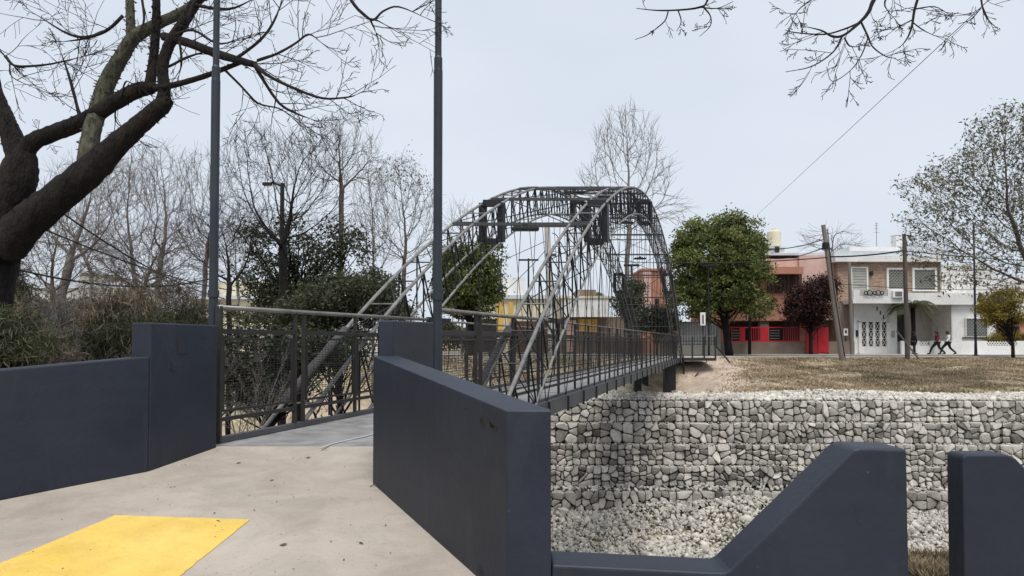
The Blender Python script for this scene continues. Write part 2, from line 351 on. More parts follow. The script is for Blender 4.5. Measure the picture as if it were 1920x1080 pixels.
def grow(segs, tips, p, d, L, r, lvl, cfg, rnd):
    """random branch: cfg = dict(n, wander, trop, kids, kidlen, kidang, minr, maxlvl)"""
    n = max(3, int(cfg['n'] * (1 if lvl else 1.3))); st = L / n; rr = r
    for i in range(n):
        w_ = cfg['wander']
        d = Vector((d.x + rnd.gauss(0, w_), d.y + rnd.gauss(0, w_), d.z + rnd.gauss(0, w_) + cfg['trop'][min(lvl, len(cfg['trop']) - 1)])).normalized()
        q = p + d * st; r2 = max(cfg['minr'], rr - (r * 0.75) / n)
        segs.append((p.x, p.y, p.z, rr, q.x, q.y, q.z, r2)); p = q; rr = r2
        if lvl < cfg['maxlvl'] and (i >= cfg.get('bare', 1) or lvl > 0):
            for _ in range(cfg['kids'][min(lvl, len(cfg['kids']) - 1)]):
                if rnd.random() < cfg.get('prob', .85):
                    ang = R(rnd.uniform(*cfg['kidang'])); ax = d.cross(Vector((rnd.gauss(0, 1), rnd.gauss(0, 1), rnd.gauss(0, 1)))).normalized()
                    nd = Matrix.Rotation(ang, 3, ax) @ d
                    frac = 1 - 0.55 * i / n
                    grow(segs, tips, p, nd, L * cfg['kidlen'] * frac * rnd.uniform(0.7, 1.2), max(cfg['minr'], rr * cfg.get('kidr', 0.6)), lvl + 1, cfg, rnd)
    tips.append((p.x, p.y, p.z))

# ------------------------------------------------------------------ terrain
def smooth(a, b, x):
    t = np.clip((x - a) / (b - a), 0, 1); return t * t * (3 - 2 * t)
def ground_h(X, Y):
    X = np.asarray(X, float); Y = np.asarray(Y, float)
    # near bank, falls to the channel
    near = -0.72 + 0.08 * np.clip(Y, -6, 6.5)
    near = np.where(X < -3.4, near + 0.1, near)
    edge = 3.75 + (7.6 - 3.75) * smooth(0.5, -1.6, X) + 6.0 * smooth(-3.0, -8.0, X)
    slope = 1.2 + 9.0 * smooth(-3.2, -9.0, X)
    hn = near + (-7.75 - near) * smooth(0, 1, (Y - edge) / slope)
    # far bank right (gabion terraces) and left (plain earth slope)
    fr = np.interp(Y, [26.3, 27.3, 30.6, 30.9, 32.5, 32.95, 34.2, 38, 41, 44.5, 46], [-7.75, -7.45, -6.45, -6.8, -6.8, -1.82, -1.52, -0.98, -0.50, -0.06, -0.02])
    fl = np.interp(Y, [20, 24, 34, 42, 46], [-7.75, -6.6, -2.0, -0.3, -0.02])
    ml = smooth(-5.5, -3.2, X)
    hf = fl * (1 - ml) + fr * ml
    # scour hollow under the far abutment
    ax = 0.315 * Y - 4.1
    hol = np.exp(-((X - ax - 0.8) / 2.3) ** 2) * smooth(33.5, 36, Y) * smooth(42.0, 39.6, Y)
    hf = hf - 0.95 * hol
    # the sheet stays level near the houses
    h = np.where(Y < 18, hn, hf)
    return h
xs = np.concatenate([np.linspace(-400, -42, 24), np.linspace(-40, 60, 260), np.linspace(62, 400, 24)])
ys = np.concatenate([np.linspace(-60, 0, 12), np.linspace(0.6, 17.9, 90), np.linspace(18.1, 46, 130), np.linspace(47, 70, 14), np.array([90, 140, 250, 500, 900])])
XX, YY = np.meshgrid(xs, ys); ZZ = ground_h(XX, YY)
nzv = np.sin(XX * 1.7 + np.sin(YY * 1.3) * 2) * np.sin(YY * 2.1 + XX * .6) * 0.04 + np.sin(XX * 5.1 + YY * 3.3) * 0.02
ZZ = ZZ + nzv * ((YY > 33.5) & (YY < 44.6) | (XX < -4) & (YY > 6) & (YY < 44.6)) - 0.02
nx = len(xs); ii = np.arange(len(ys) - 1)[:, None] * nx + np.arange(nx - 1)[None, :]
FF = np.stack([ii, ii + 1, ii + nx + 1, ii + nx], axis=-1).reshape(-1, 4)
sand = np.exp(-((XX - (0.315 * YY - 0.9) + 0.2) / 2.4) ** 2) * ((YY > 33) & (YY < 47))
sand = np.clip(sand * 1.25, 0, 1) + ((XX < -2.2) & (YY < 16)) * 0.6 + ((XX < -3) & (YY > 18) & (YY < 36)) * (0.55 + 0.45 * np.sin(XX * 0.9 + YY * .5)) * 0.8
sand = np.clip(sand + 0.12 * np.sin(XX * 2.3 + YY) * (sand > 0.05), 0, 1)
gme = np_mesh('ground', np.stack([XX, YY, ZZ], -1).reshape(-1, 3), FF, 'bank', tint=sand.reshape(-1), smooth=True)
tag(link('ground', gme), kind='structure', label='earth banks of the channel, dry grass and worn sand')
wt = G(); wt.add([(-60, 8, -7.40), (80, 8, -7.40), (80, 28.5, -7.40), (-60, 28.5, -7.40)], [(0, 1, 2, 3)])
tag(wt.build('water', 'water'), kind='structure', label='shallow channel water at the foot of the rubble')
# ------------------------------------------------------------------ near paved ramp
def ramp(X, Y): return (X, Y, -0.54 + 0.08 * Y)
def slab(poly, top, th, name, m):
    g = G(); n = len(poly)
    tp = [Vector(ramp(x, y)) + Vector((0, 0, top)) for x, y in poly]; g.prism([p - Vector((0, 0, th)) for p in tp], (0, 0, th))
    return g.build(name, m)
pv = slab([(-9, -4), (3.2, -4), (3.2, 3.55), (0.02, 3.55), (-0.98, 5.62), (-0.86, 6.72), (-2.86, 6.72), (-3.05, 5.81), (-5.2, 3.2), (-9, 1.5)], 0, 0.25, 'pavement', 'paving')
tag(pv, kind='structure', label='pale concrete ramp leading up to the footbridge')
_yc = [(-2.67, 4.70), (-3.28, 1.9), (-1.86, 1.9), (-1.77, 3.72), (-1.73, 4.61)]; _yp = []
for _i in range(5):
    _a, _b = _yc[_i], _yc[(_i + 1) % 5]; _k = max(2, int(math.dist(_a, _b) / .035))
    _yp += [(_a[0] + (_b[0] - _a[0]) * _j / _k + random.gauss(0, .0022), _a[1] + (_b[1] - _a[1]) * _j / _k + random.gauss(0, .0022)) for _j in range(_k)]
yp = slab(_yp, 0.005, 0.004, 'yellow_marking', 'yellow')
tag(yp, 'yellow painted block on the pale ramp floor at lower left', 'floor marking')
g = G(); _r = random.Random(4)
for _ in range(170):
    _x, _y = _r.uniform(-3, .6), _r.uniform(3.3, 6.6); _s = _r.uniform(.002, .0065) * (2 if _r.random() < .06 else 1); b0 = Vector(ramp(_x, _y)) + Vector((0, 0, .006)); _a = _r.uniform(0, 6.3); _e = Vector((math.cos(_a), math.sin(_a), 0)) * _s * _r.uniform(1, 2.6); _f = Vector((-math.sin(_a), math.cos(_a), 0)) * _s * .7
    g.add([b0 - _e, b0 + _f, b0 + _e, b0 - _f, b0 + Vector((0, 0, _s * .7))], [(0, 3, 4), (3, 2, 4), (2, 1, 4), (1, 0, 4)])
tag(g.build('grit', 'leaf_brown'), 'scattered grit and leaf crumbs on the pale ramp', 'grit', kind='stuff')
# small debris on the ramp
for i, (px, py) in enumerate([(512, 900), (535, 1020), (705, 912), (450, 868), (580, 858)]):
    q = (py - 640) / F; Yd = 1.55 / (q + .08); Xd = (px - 960) / F * Yd
    g = G(); b0 = Vector(ramp(Xd, Yd)) + Vector((0, 0, 0.004)); s_ = 0.012 + 0.006 * random.random()
    if i == 2: g.tube([b0 + Vector((-.04, 0, .004)), b0 + Vector((-.01, .02, .012)), b0 + Vector((.03, -.01, .006)), b0 + Vector((.06, .03, .004))], 0.004, 5)
    else: g.add([b0 + Vector((-s_ * 1.6, 0, 0)), b0 + Vector((0, -s_, .002)), b0 + Vector((s_ * 1.4, 0.01, 0.004)), b0 + Vector((0, s_ * .8, s_ * .5))], [(0, 1, 3), (1, 2, 3), (0, 3, 2), (0, 2, 1)])
    o = g.build('twig_scrap' if i == 2 else 'fallen_leaf', 'leaf_brown')
    tag(o, ['tiny dark dry leaf in the middle of the pale ramp', 'tiny dry leaf just right of the yellow marking', 'crooked dry twig at the foot of the right wing wall',
            'tiny dry leaf near the left end of the bridge threshold', 'tiny dry leaf near the middle of the bridge threshold'][i], 'twig' if i == 2 else 'leaf')

# ------------------------------------------------------------------ painted concrete walls
def wall_poly(name, pts, thick_vec, label, cat='wall', bevel=0.014, group=None):
    """pts: side profile polygon (3D), extruded"""
    c = Vector(pts[0]); o = empty(name, c, label, cat, group)
    g = G(); g.prism([Vector(p) for p in pts], thick_vec)
    g.build('concrete_body', 'wall_paint', o, bevel=bevel, fix=True); return o
def P3(x, y, z): return Vector((x, y, z))
# left long wall
n_l = Vector((-0.755, 0.656, 0)) * 0.2
A = (-3.03, 5.81); B = (-6.3, 2.05)
lw = wall_poly('parapet_wall', [P3(A[0], A[1], -0.25), P3(B[0], B[1], -0.6), P3(B[0], B[1], 0.50), P3(A[0], A[1], 0.885)], n_l,
               'long low dark blue-grey concrete wall along the left side of the ramp')
# left block
lb = wall_poly('end_block', [P3(-3.028, 5.815, -0.25), P3(-2.83, 6.67, -0.2), P3(-2.83, 6.67, 1.165), P3(-3.028, 5.815, 1.168)],
               (-0.19, 0.044, 0), 'taller dark blue-grey concrete block at the left bridge entrance with an L-shaped groove', 'concrete block')
def on_block(s, z, off=0.002):
    a = Vector((-3.028, 5.815, 0)); b = Vector((-2.83, 6.67, 0)); p = a.lerp(b, s); p.z = z; n = Vector((0.974, -0.225, 0)); return p + n * off
def mark(parent, face, pts, dep, name='gouge', m='dark_opening'):  # dark raised slivers; shade inside grooves and gouges is put into the colour
    g = G(); vs = [face(s, z, 0.0015) for s, z in pts]
    g.prism(vs, face(pts[0][0], pts[0][1], -0.012) - face(pts[0][0], pts[0][1], 0.0)); return g.build(name, m, parent, fix=True)
mark(lb, on_block, [(0.36, 1.08), (0.375, 1.08), (0.378, 0.905), (0.50, 0.90), (0.50, 0.89), (0.362, 0.892)], 0.01, 'groove')
mark(lb, on_block, [(0.27, 0.84), (0.29, 0.83), (0.30, 0.76), (0.33, 0.745), (0.315, 0.735), (0.28, 0.745)], 0.01)
mark(lb, on_block, [(0.255, 0.775), (0.272, 0.78), (0.268, 0.75), (0.258, 0.752)], 0.01)
mark(lb, on_block, [(0.28, 0.915), (0.295, 0.917), (0.293, 0.903), (0.282, 0.902)], 0.01)
mark(lb, on_block, [(0.74, 1.045), (0.765, 1.05), (0.77, 1.04), (0.745, 1.036)], 0.01)
# right wing wall
W0 = Vector((-1.09, 5.46, 0)); W1 = Vector((-0.026, 3.414, 0)); W2 = Vector((0.19, 3.40, 0))
wd = (W1 - W0).normalized(); wn = Vector((-wd.y, wd.x, 0)) * 0.2     # to the channel side
wo = empty('wing_wall', W0, 'dark blue-grey concrete wing wall sloping down along the right side of the ramp', 'wall')
g = G()
top = [(0.0, 0.895), (1.0, 0.668)]
poly_b = [W0, W1, W2, Vector((0.19, 3.64, 0)), W1 + wn * 1.15, W0 + wn]
zt = [0.895, 0.668, 0.668, 0.668, 0.668, 0.895]; zb = -0.55
n = 6; vs = [Vector((p.x, p.y, zb)) for p in poly_b] + [Vector((p.x, p.y, z)) for p, z in zip(poly_b, zt)]
g.add(vs, [tuple(reversed(range(n))), (6, 7, 10, 11), (7, 8, 9, 10)] + [(i, (i + 1) % n, n + (i + 1) % n, n + i) for i in range(n)])
g.build('concrete_body', 'wall_paint', wo, bevel=0.028, fix=True)
def on_wing(s, z, off=0.002):
    p = W0.lerp(W1, s); p.z = z; return p - wn.normalized() * off
for pts in ([(0.868, 0.60), (0.876, 0.602), (0.88, 0.575), (0.872, 0.573)], [(0.915, 0.60), (0.93, 0.585), (0.945, 0.575), (0.94, 0.565), (0.92, 0.572)],
            [(0.77, 0.643), (0.79, 0.64), (0.788, 0.636), (0.77, 0.638)], [(0.86, -0.18), (0.875, -0.19), (0.88, -0.21), (0.862, -0.215)], [(0.93, -0.19), (0.95, -0.20), (0.955, -0.23), (0.935, -0.22)],
            [(0.866, 0.61), (0.884, 0.612), (0.888, 0.56), (0.87, 0.56)], [(0.91, 0.61), (0.93, 0.59), (0.955, 0.575), (0.95, 0.555), (0.915, 0.565)], [(0.855, -0.17), (0.88, -0.18), (0.885, -0.22), (0.858, -0.22)],
            [(0.40, 0.70), (0.405, 0.705), (0.408, 0.697)]):
    mark(wo, on_wing, pts, .01)
# right block behind the wing wall
B0 = Vector((-1.085, 5.62, 0)); B1 = Vector((-0.89, 6.73, 0))
rb = wall_poly('end_block', [P3(B0.x, B0.y, -0.3), P3(B1.x, B1.y, -0.3), P3(B1.x, B1.y, 1.195), P3(B0.x, B0.y, 1.18)], (0.128, -0.012, 0),
               'taller dark blue-grey concrete block at the right bridge entrance behind the wing wall', 'concrete block')
# crenellated parapet along the channel
def para(name, prof, label, Y0=3.40, th=0.24):
    c = Vector((prof[0][0], Y0, -0.6)); o = empty(name, c, label, 'wall')
    g = G(); g.prism([(x, Y0, z) for x, z in prof], (0, th, 0)); g.build('concrete_body', 'wall_paint', o, bevel=0.016, fix=True); return o
pp = para('parapet_wall', [(0.193, -0.62), (1.935, -0.62), (1.93, 0.484), (1.70, 0.49), (1.665, 0.482), (1.06, -0.098), (1.03, -0.115), (0.193, -0.075)],
     'dark blue-grey parapet with a low sill rising diagonally to a peak, right of the wing wall')
pr = para('parapet_wall', [(2.20, -0.62), (4.4, -0.62), (4.4, -0.10), (2.96, -0.10), (2.46, 0.44), (2.42, 0.456), (2.215, 0.458), (2.20, 0.44)],
     'dark blue-grey parapet piece at the right edge sloping down to the right', th=0.13)
def on_par(s, z, off=0.002): return Vector((s, 3.40 - off, z))
for pts in ([(1.665, 0.215), (1.69, 0.22), (1.70, 0.19), (1.675, 0.175)], [(1.68, 0.14), (1.70, 0.15), (1.71, 0.12), (1.69, 0.115)]):
    mark(pp, on_par, pts, .01, 'gouge', 'wall_paint')

# ------------------------------------------------------------------ FOOTBRIDGE (runs obliquely away: x = .315*D - k)
def U(k, D, z): return Vector((0.315 * D - k, D, z))
DA0, DA1, HA = 8.2, 40.5, 5.9
DB0, DB1, HB = 9.7, 39.0, 5.15
def zA(D): t = (D - DA0) / (DA1 - DA0); return HA * 4 * t * (1 - t)
def zB(D): t = (D - DB0) / (DB1 - DB0); return HB * 4 * t * (1 - t)
fb = empty('footbridge', U(4.1, 6.7, 0), 'dark steel footbridge hung under two latticed tube arches crossing the channel', 'footbridge')
def fbuild(g, name, m, parent=None, **k):
    par = parent or fb
    if par is fb: return g.build(name, m, fb, fix=True, **k)
    off = fb.location
    g.v = [(x - off.x, y - off.y, z - off.z) for x, y, z in g.v]; return g.build(name, m, par, **k)
# deck plates
KL, KR = 5.17, 3.02
D = 6.72
while D < 41.0:
    wdt = 0.44; g = G(); dz = random.uniform(-0.002, 0.002)
    g.prism([U(KL, D, -0.035 + dz), U(KR, D, -0.035 + dz), U(KR, D + wdt - 0.010, -0.035 + dz), U(KL, D + wdt - 0.010, -0.035 + dz)], (0, 0, 0.035))
    fbuild(g, 'deck_plate', 'deck'); D += wdt
for k, s in ((KL + 0.035, -1), (KR - 0.035, 1)):
    g = G(); g.bar(U(k, 6.72, -0.08), U(k, 41, -0.08), 0.06, 0.24); fbuild(g, 'edge_beam', 'fascia')
for k in (KL - 0.5, KR + 0.5):
    g = G(); g.bar(U(k, 6.75, -0.16), U(k, 41, -0.16), 0.12, 0.2); fbuild(g, 'floor_beam', 'steel')
D = 8.6
while D < 41:
    g = G(); g.bar(U(KL, D, -0.10), U(KR, D, -0.10), 0.08, 0.12); fbuild(g, 'cross_joist', 'steel')
    g = G(); g.bar(U(KR - 0.075, D, 0.03), U(KR - 0.075, D, -0.24), 0.05, 0.03); fbuild(g, 'bracket', 'steel'); D += 1.32
# piers at far end and near abutment
g = G(); 
for k in (KL - 0.3, KR + 0.3):
    fbuild(G().box(U(k, 36.2, 0).x - 0.18, U(k, 36.2, 0).x + 0.18, 36.0, 36.4, -2.4, -0.27), 'pier', 'steel')
    fbuild(G().box(U(k, 39.4, 0).x - 0.16, U(k, 39.4, 0).x + 0.16, 39.2, 39.6, -2.2, -0.27), 'pier', 'steel')
# arches
for (ki, ko, nm) in ((5.09, 5.50, 'left'), (3.17, 2.77, 'right')):
    ar = empty('arch_truss', (0, 0, 0)); ar.parent = fb
    ar['label'] = 'left latticed arch of the footbridge' if nm == 'left' else 'right latticed arch of the footbridge'
    for k in (ki, ko):
        nA = 46; DsA = np.linspace(DA0 - 0.35, DA1 + (0.5 if k == ko else 0.2), nA)
        fbuild(G().tube([U(k, d, zA(d)) for d in DsA], 0.029, 10), 'chord', 'chord', ar, smooth=True)
        DsB = np.linspace(DB0 - 0.05, DB1 + 0.3, nA)
        fbuild(G().tube([U(k, d, zB(d)) for d in DsB], 0.023, 10), 'chord', 'chord', ar, smooth=True)
        # web
        step = 0.66; N = int((DA1 - DA0) / step)
        for i in range(1, N):
            d = DA0 + i * step; z1 = zA(d); z0 = max(0.0, zB(d)) if DB0 < d < DB1 else 0.0
            if z1 - z0 > 0.05:
                fbuild(G().tube([U(k, d, z1), U(k, d, z0)], 0.015, 5, cap=False), 'web_post', 'steel', ar, smooth=True)
            d2 = d + step * 0.55; z0 = max(0.0, zB(d2)) if DB0 < d2 < DB1 else 0.0
            if i < N - 1:
                fbuild(G().tube([U(k, d, z1), U(k, d2, z0)], 0.014, 5, cap=False), 'web_diagonal', 'steel', ar, smooth=True)
    for q in range(1, N - 1):
        d = DA0 + q * step; za, zb2 = zA(d), (max(0, zB(d + .33)) if DB0 < d + .33 < DB1 else 0)
        if za > .3: fbuild(G().tube([U(ki, d, za), U(ko, d + .33, zb2)], 0.010, 5, cap=False), 'cross_tie', 'steel', ar, smooth=True)
    # rungs and zigzag lacing between the two planes
    step = 0.66; i = 0; d = DA0 + 0.35
    while d < DA1 - 0.3:
        fbuild(G().tube([U(ki, d, zA(d)), U(ko, d, zA(d))], 0.012, 5, cap=False), 'rung', 'steel' if i % 3 else 'chord', ar)
        d2 = d + step; a, b = (ki, ko) if i % 2 else (ko, ki)
        if d2 < DA1: fbuild(G().tube([U(a, d, zA(d)), U(b, d2, zA(d2))], 0.009, 5, cap=False), 'lacing_bar', 'steel', ar)
        if DB0 < d < DB1 - step:
            fbuild(G().tube([U(a, d, zB(d)), U(b, d2, zB(d2))], 0.009, 5, cap=False), 'inner_lacing', 'steel', ar)
        d = d2; i += 1
    # splice frames
    for d in (15.4, 24.2, 33.0):
        g = G(); c = [U(ki, d, zA(d)), U(ko, d, zA(d)), U(ko, d, zB(d)), U(ki, d, zB(d))]
        for q in range(4): g.bar(c[q], c[(q + 1) % 4], 0.13, 0.20, up=(0.3, 0.95, 0))
        fbuild(g, 'splice_frame', 'steel', ar)
    for q in range(2):   # foam guard wrapped on the outer foot of each arch
        pass
    kw = ko if nm == 'left' else ki
    ds = np.linspace(8.55, 9.9, 8)
    fbuild(G().tube([U(kw, d, zA(d)) for d in ds], [0.06, 0.066, 0.06, 0.066, 0.058, 0.066, 0.06, 0.062], 12, wob=0.08), 'foam_guard', 'foam', ar, smooth=True)
# overhead cross bars + bracing
cds = [13.7, 15.9, 18.05, 20.2, 22.4, 24.5, 26.7, 28.8, 31.0, 33.1, 35.2]
for j, d in enumerate(cds):
    fbuild(G().bar(U(5.50, d, zA(d) + 0.0), U(2.77, d, zA(d) + 0.0), 0.075, 0.06), 'cross_bar', 'chord_dark')
    if j < len(cds) - 1:
        d2 = cds[j + 1]
        fbuild(G().tube([U(5.1, d, zA(d)), U(3.2, d2, zA(d2))], 0.011, 5), 'brace_rod', 'steel')
        fbuild(G().tube([U(3.2, d, zA(d)), U(5.1, d2, zA(d2))], 0.011, 5), 'brace_rod', 'steel')
for d in (16.9, 21.3, 27.0, 31.5, 34.2, 36.2):
    fbuild(G().tube([U(5.3, d, zB(d)), U(2.97, d, zB(d))], 0.02, 6), 'tie_rod', 'steel')
# hangers
posts = [9.94 + 1.32 * i for i in range(23)]
for (ki, ko, ke) in ((5.09, 5.50, 5.20), (3.17, 2.77, 2.99)):
    for d in posts[1:-1]:
        for kk, dd in ((ki, 0.30), (ko, -0.30)):
            if zB(d + dd) > 0.1: fbuild(G().tube([U(ke, d, -0.05), U(kk, d + dd, zB(d + dd))], 0.0085, 5, cap=False), 'hanger', 'steel')
# railing
def mesh_screen(name, L):
    g = G(); z0, z1 = 0.33, 1.02
    n = int((z1 - z0) / 0.028)
    for i in range(1, n):
        z = z0 + (z1 - z0) * i / n; g.box(0.03, L - 0.03, -0.002, 0.002, z - 0.0028, z + 0.0028)
    m_ = int(L / 0.06)
    for i in range(1, m_):
        x = L * i / m_; g.box(x - 0.002, x + 0.002, -0.004, -0.001, z0, z1)
    return g.mesh(name, 'rail_frame')
def panel_frame(name, L):
    g = G()
    g.box(0, L, -0.018, 0.018, 1.085, 1.135)
    g.box(0, L, -0.015, 0.015, 0.215, 0.255)
    g.box(0.02, L - 0.02, -0.012, 0.012, 1.02, 1.045); g.box(0.02, L - 0.02, -0.012, 0.012, 0.305, 0.33)
    g.box(0.02, 0.045, -0.011, 0.011, 0.33, 1.02); g.box(L - 0.045, L - 0.02, -0.011, 0.011, 0.33, 1.02)
    return g.mesh(name, 'rail_frame')
dl = math.hypot(0.315, 1); ang = math.atan2(1, 0.315)
PF = {}
def panel(k, d0, d1):
    L = round((d1 - d0) * dl - 0.05, 3)
    if L not in PF: PF[L] = (panel_frame('railing_panel', L), mesh_screen('mesh_screen', L))
    a, b = PF[L]; p0 = U(k, d0, 0) - fb.location; dv = Vector((0.315, 1, 0)) / dl
    o = link('railing_panel', a, fb); o.location = p0 + dv * 0.025 + Vector((0, 0, 0)); o.rotation_euler = (0, 0, ang)
    link('mesh_screen', b, o)
for k, pl, rmax in ((5.06, [6.86, 8.06, 8.22, 9.35] + [9.35 + 1.32 * i for i in range(1, 25)], 12.1), (3.12, [7.42, 8.5, 8.64, 9.94] + [9.94 + 1.32 * i for i in range(1, 24)], 12.45)):
    for i, d in enumerate(pl):
        ww = 0.06 if i == 0 else 0.045
        fbuild(G().bar(U(k, d, 0), U(k, d, 1.36), ww, 0.03 if i else 0.05), 'rail_post', 'rail_frame')
        if i < len(pl) - 1 and pl[i + 1] - d > 0.5: panel(k, d, pl[i + 1])
    fbuild(G().tube([U(k, pl[0] - 0.02, 1.345), U(k, rmax, 1.375)], 0.026, 10), 'handrail', 'rail', smooth=True)
    fbuild(G().tube([U(k, rmax + 0.02, 1.36), U(k, pl[-1], 1.36)], 0.019, 8), 'handrail', 'rail', smooth=True)
    fbuild(G().bar(U(k, rmax - 0.5, 1.375), U(k, rmax + 0.35, 1.375), 0.07, 0.085), 'rail_clamp', 'steel')
    fbuild(G().bar(U(k, pl[0], 0.035), U(k, 41, 0.035), 0.05, 0.055), 'toe_kerb', 'fascia')
# far landing with frontal railing
Yl = 40.6
fbuild(G().box(9.0, 11.95, 41.0, 43.4, -0.14, -0.004), 'landing_slab', 'fascia')
fbuild(G().box(9.75, 11.95, Yl - 0.05, Yl + 0.05, -0.12, 0.04), 'landing_beam', 'rail_frame')
for x in (9.85, 10.55, 11.25, 11.9): fbuild(G().box(x - 0.045, x + 0.045, Yl - 0.03, Yl + 0.03, 0.04, 1.30), 'rail_post', 'rail_frame')
fbuild(G().box(9.8, 11.95, Yl - 0.02, Yl + 0.02, 1.30, 1.34), 'handrail', 'rail')
for z in (1.0, 0.82): fbuild(G().box(9.8, 11.9, Yl - 0.012, Yl + 0.012, z, z + 0.035), 'railing_bar', 'rail_frame')
fbuild(G().box(9.0, 11.95, Yl + 0.02, 41.2, -0.12, -0.003), 'landing_slab', 'deck')
fbuild(G().bar((11.95, Yl, 0.72), (12.75, Yl, -0.25), 0.09, 0.07), 'brace', 'steel')
fbuild(G().bar((11.4, Yl, -0.15), (10.5, Yl, -1.3), 0.06, 0.06), 'brace', 'chord_dark')
fbuild(G().tube([U(2.77, 40.3, 0.2), U(2.77, 40.9, -0.8), U(2.60, 41.0, -2.0)], 0.05, 8), 'arch_foot', 'steel')
# loudspeaker-flat luminaires under the cross bars
for d, lab in ((13.7, 'flat dark luminaire under the nearest overhead cross bar of the footbridge'), (18.0, 'flat dark luminaire under the third overhead cross bar near the arch top'),
               (22.6, 'flat dark luminaire at the crown of the footbridge arches'), (27.0, 'flat dark luminaire just past the crown of the arches'), (31.2, 'flat dark luminaire hanging low over the far half of the footbridge')):
    c = U(4.05, d, zA(d) - 0.03); o = empty('luminaire', c, lab, 'lamp')
    g = G(); g.prism([(-0.27, -0.12, -0.09), (0.27, -0.12, -0.09), (0.27, 0.12, -0.09), (-0.27, 0.12, -0.09)], (0, 0, 0.05)); g.build('housing', 'steel', o, bevel=0.01)
    G().box(-0.24, 0.24, -0.1, 0.1, -0.10, -0.092).build('lens', 'chord_dark', o)
    g = G()
    for x in (-0.2, -0.1, 0, 0.1, 0.2): g.box(x - 0.02, x + 0.02, -0.1, 0.1, -0.04, -0.015)
    g.build('cooling_fin', 'steel', o); G().box(-0.05, 0.05, -0.05, 0.05, -0.04, 0.03).build('bracket', 'steel', o)
# cord on the deck
g = G(); cpts = []
for (px, py) in ((604, 839), (625, 831), (655, 824), (690, 816), (720, 807)):
    Yc = 1.0 * F / (py - 640) ; cpts.append(((px - 960) / F * Yc, Yc, 0.012))
tag(g.tube([(q.tolist()[0], q.tolist()[1], 0.009) for q in [np.array(c) for c in cpts]], 0.008, 6).build('cord', 'cord_white', smooth=True), 'thin pale cord lying on the deck at the bridge threshold', 'cord')

# ------------------------------------------------------------------ near lamp posts
for (x, y, zb_, zs, r1, r2, lab) in ((-2.975, 6.90, -0.15, 3.62, 0.043, 0.031, 'slim blue-grey steel lamp post behind the left concrete block'),
                                  (-0.79, 7.35, -0.2, 3.90, 0.048, 0.036, 'slim blue-grey steel lamp post behind the right concrete block')):
    o = empty('lamp_post', (x, y, zb_), lab, 'lamp post', 'slim lamp posts at the bridge entrance')
    G().tube([(0, 0, 0), (0, 0, zs - zb_)], r1, 16).build('lower_pole', 'pole_paint', o, smooth=False)
    G().tube([(0, 0, zs - zb_), (0, 0, zs + 0.03 - zb_), (0, 0, zs + 0.14 - zb_), (0, 0, zs + 0.16 - zb_)], [r1, r1 * 0.93, r1 * 0.93, r2], 16).build('collar', 'pole_paint', o)
    G().tube([(0, 0, zs + 0.14 - zb_), (0, 0, 6.6 - zb_)], r2, 16).build('upper_pole', 'pole_paint', o, smooth=False)
    G().tube([(0, 0, 6.55 - zb_), (0, 0.5, 6.75 - zb_)], 0.025, 8).build('arm', 'pole_paint', o)
    G().prism([(-0.12, 0.4, 6.72 - zb_), (0.12, 0.4, 6.72 - zb_), (0.10, 0.95, 6.76 - zb_), (-0.10, 0.95, 6.76 - zb_)], (0, 0, 0.06)).build('lamp_head', 'pole_paint', o)
    G().tube([(0, 0, 1.45 - zb_), (0, 0, 1.52 - zb_)], r1 * 1.25, 16).build('clamp_ring', 'pole_paint', o)
exec_marker = 0

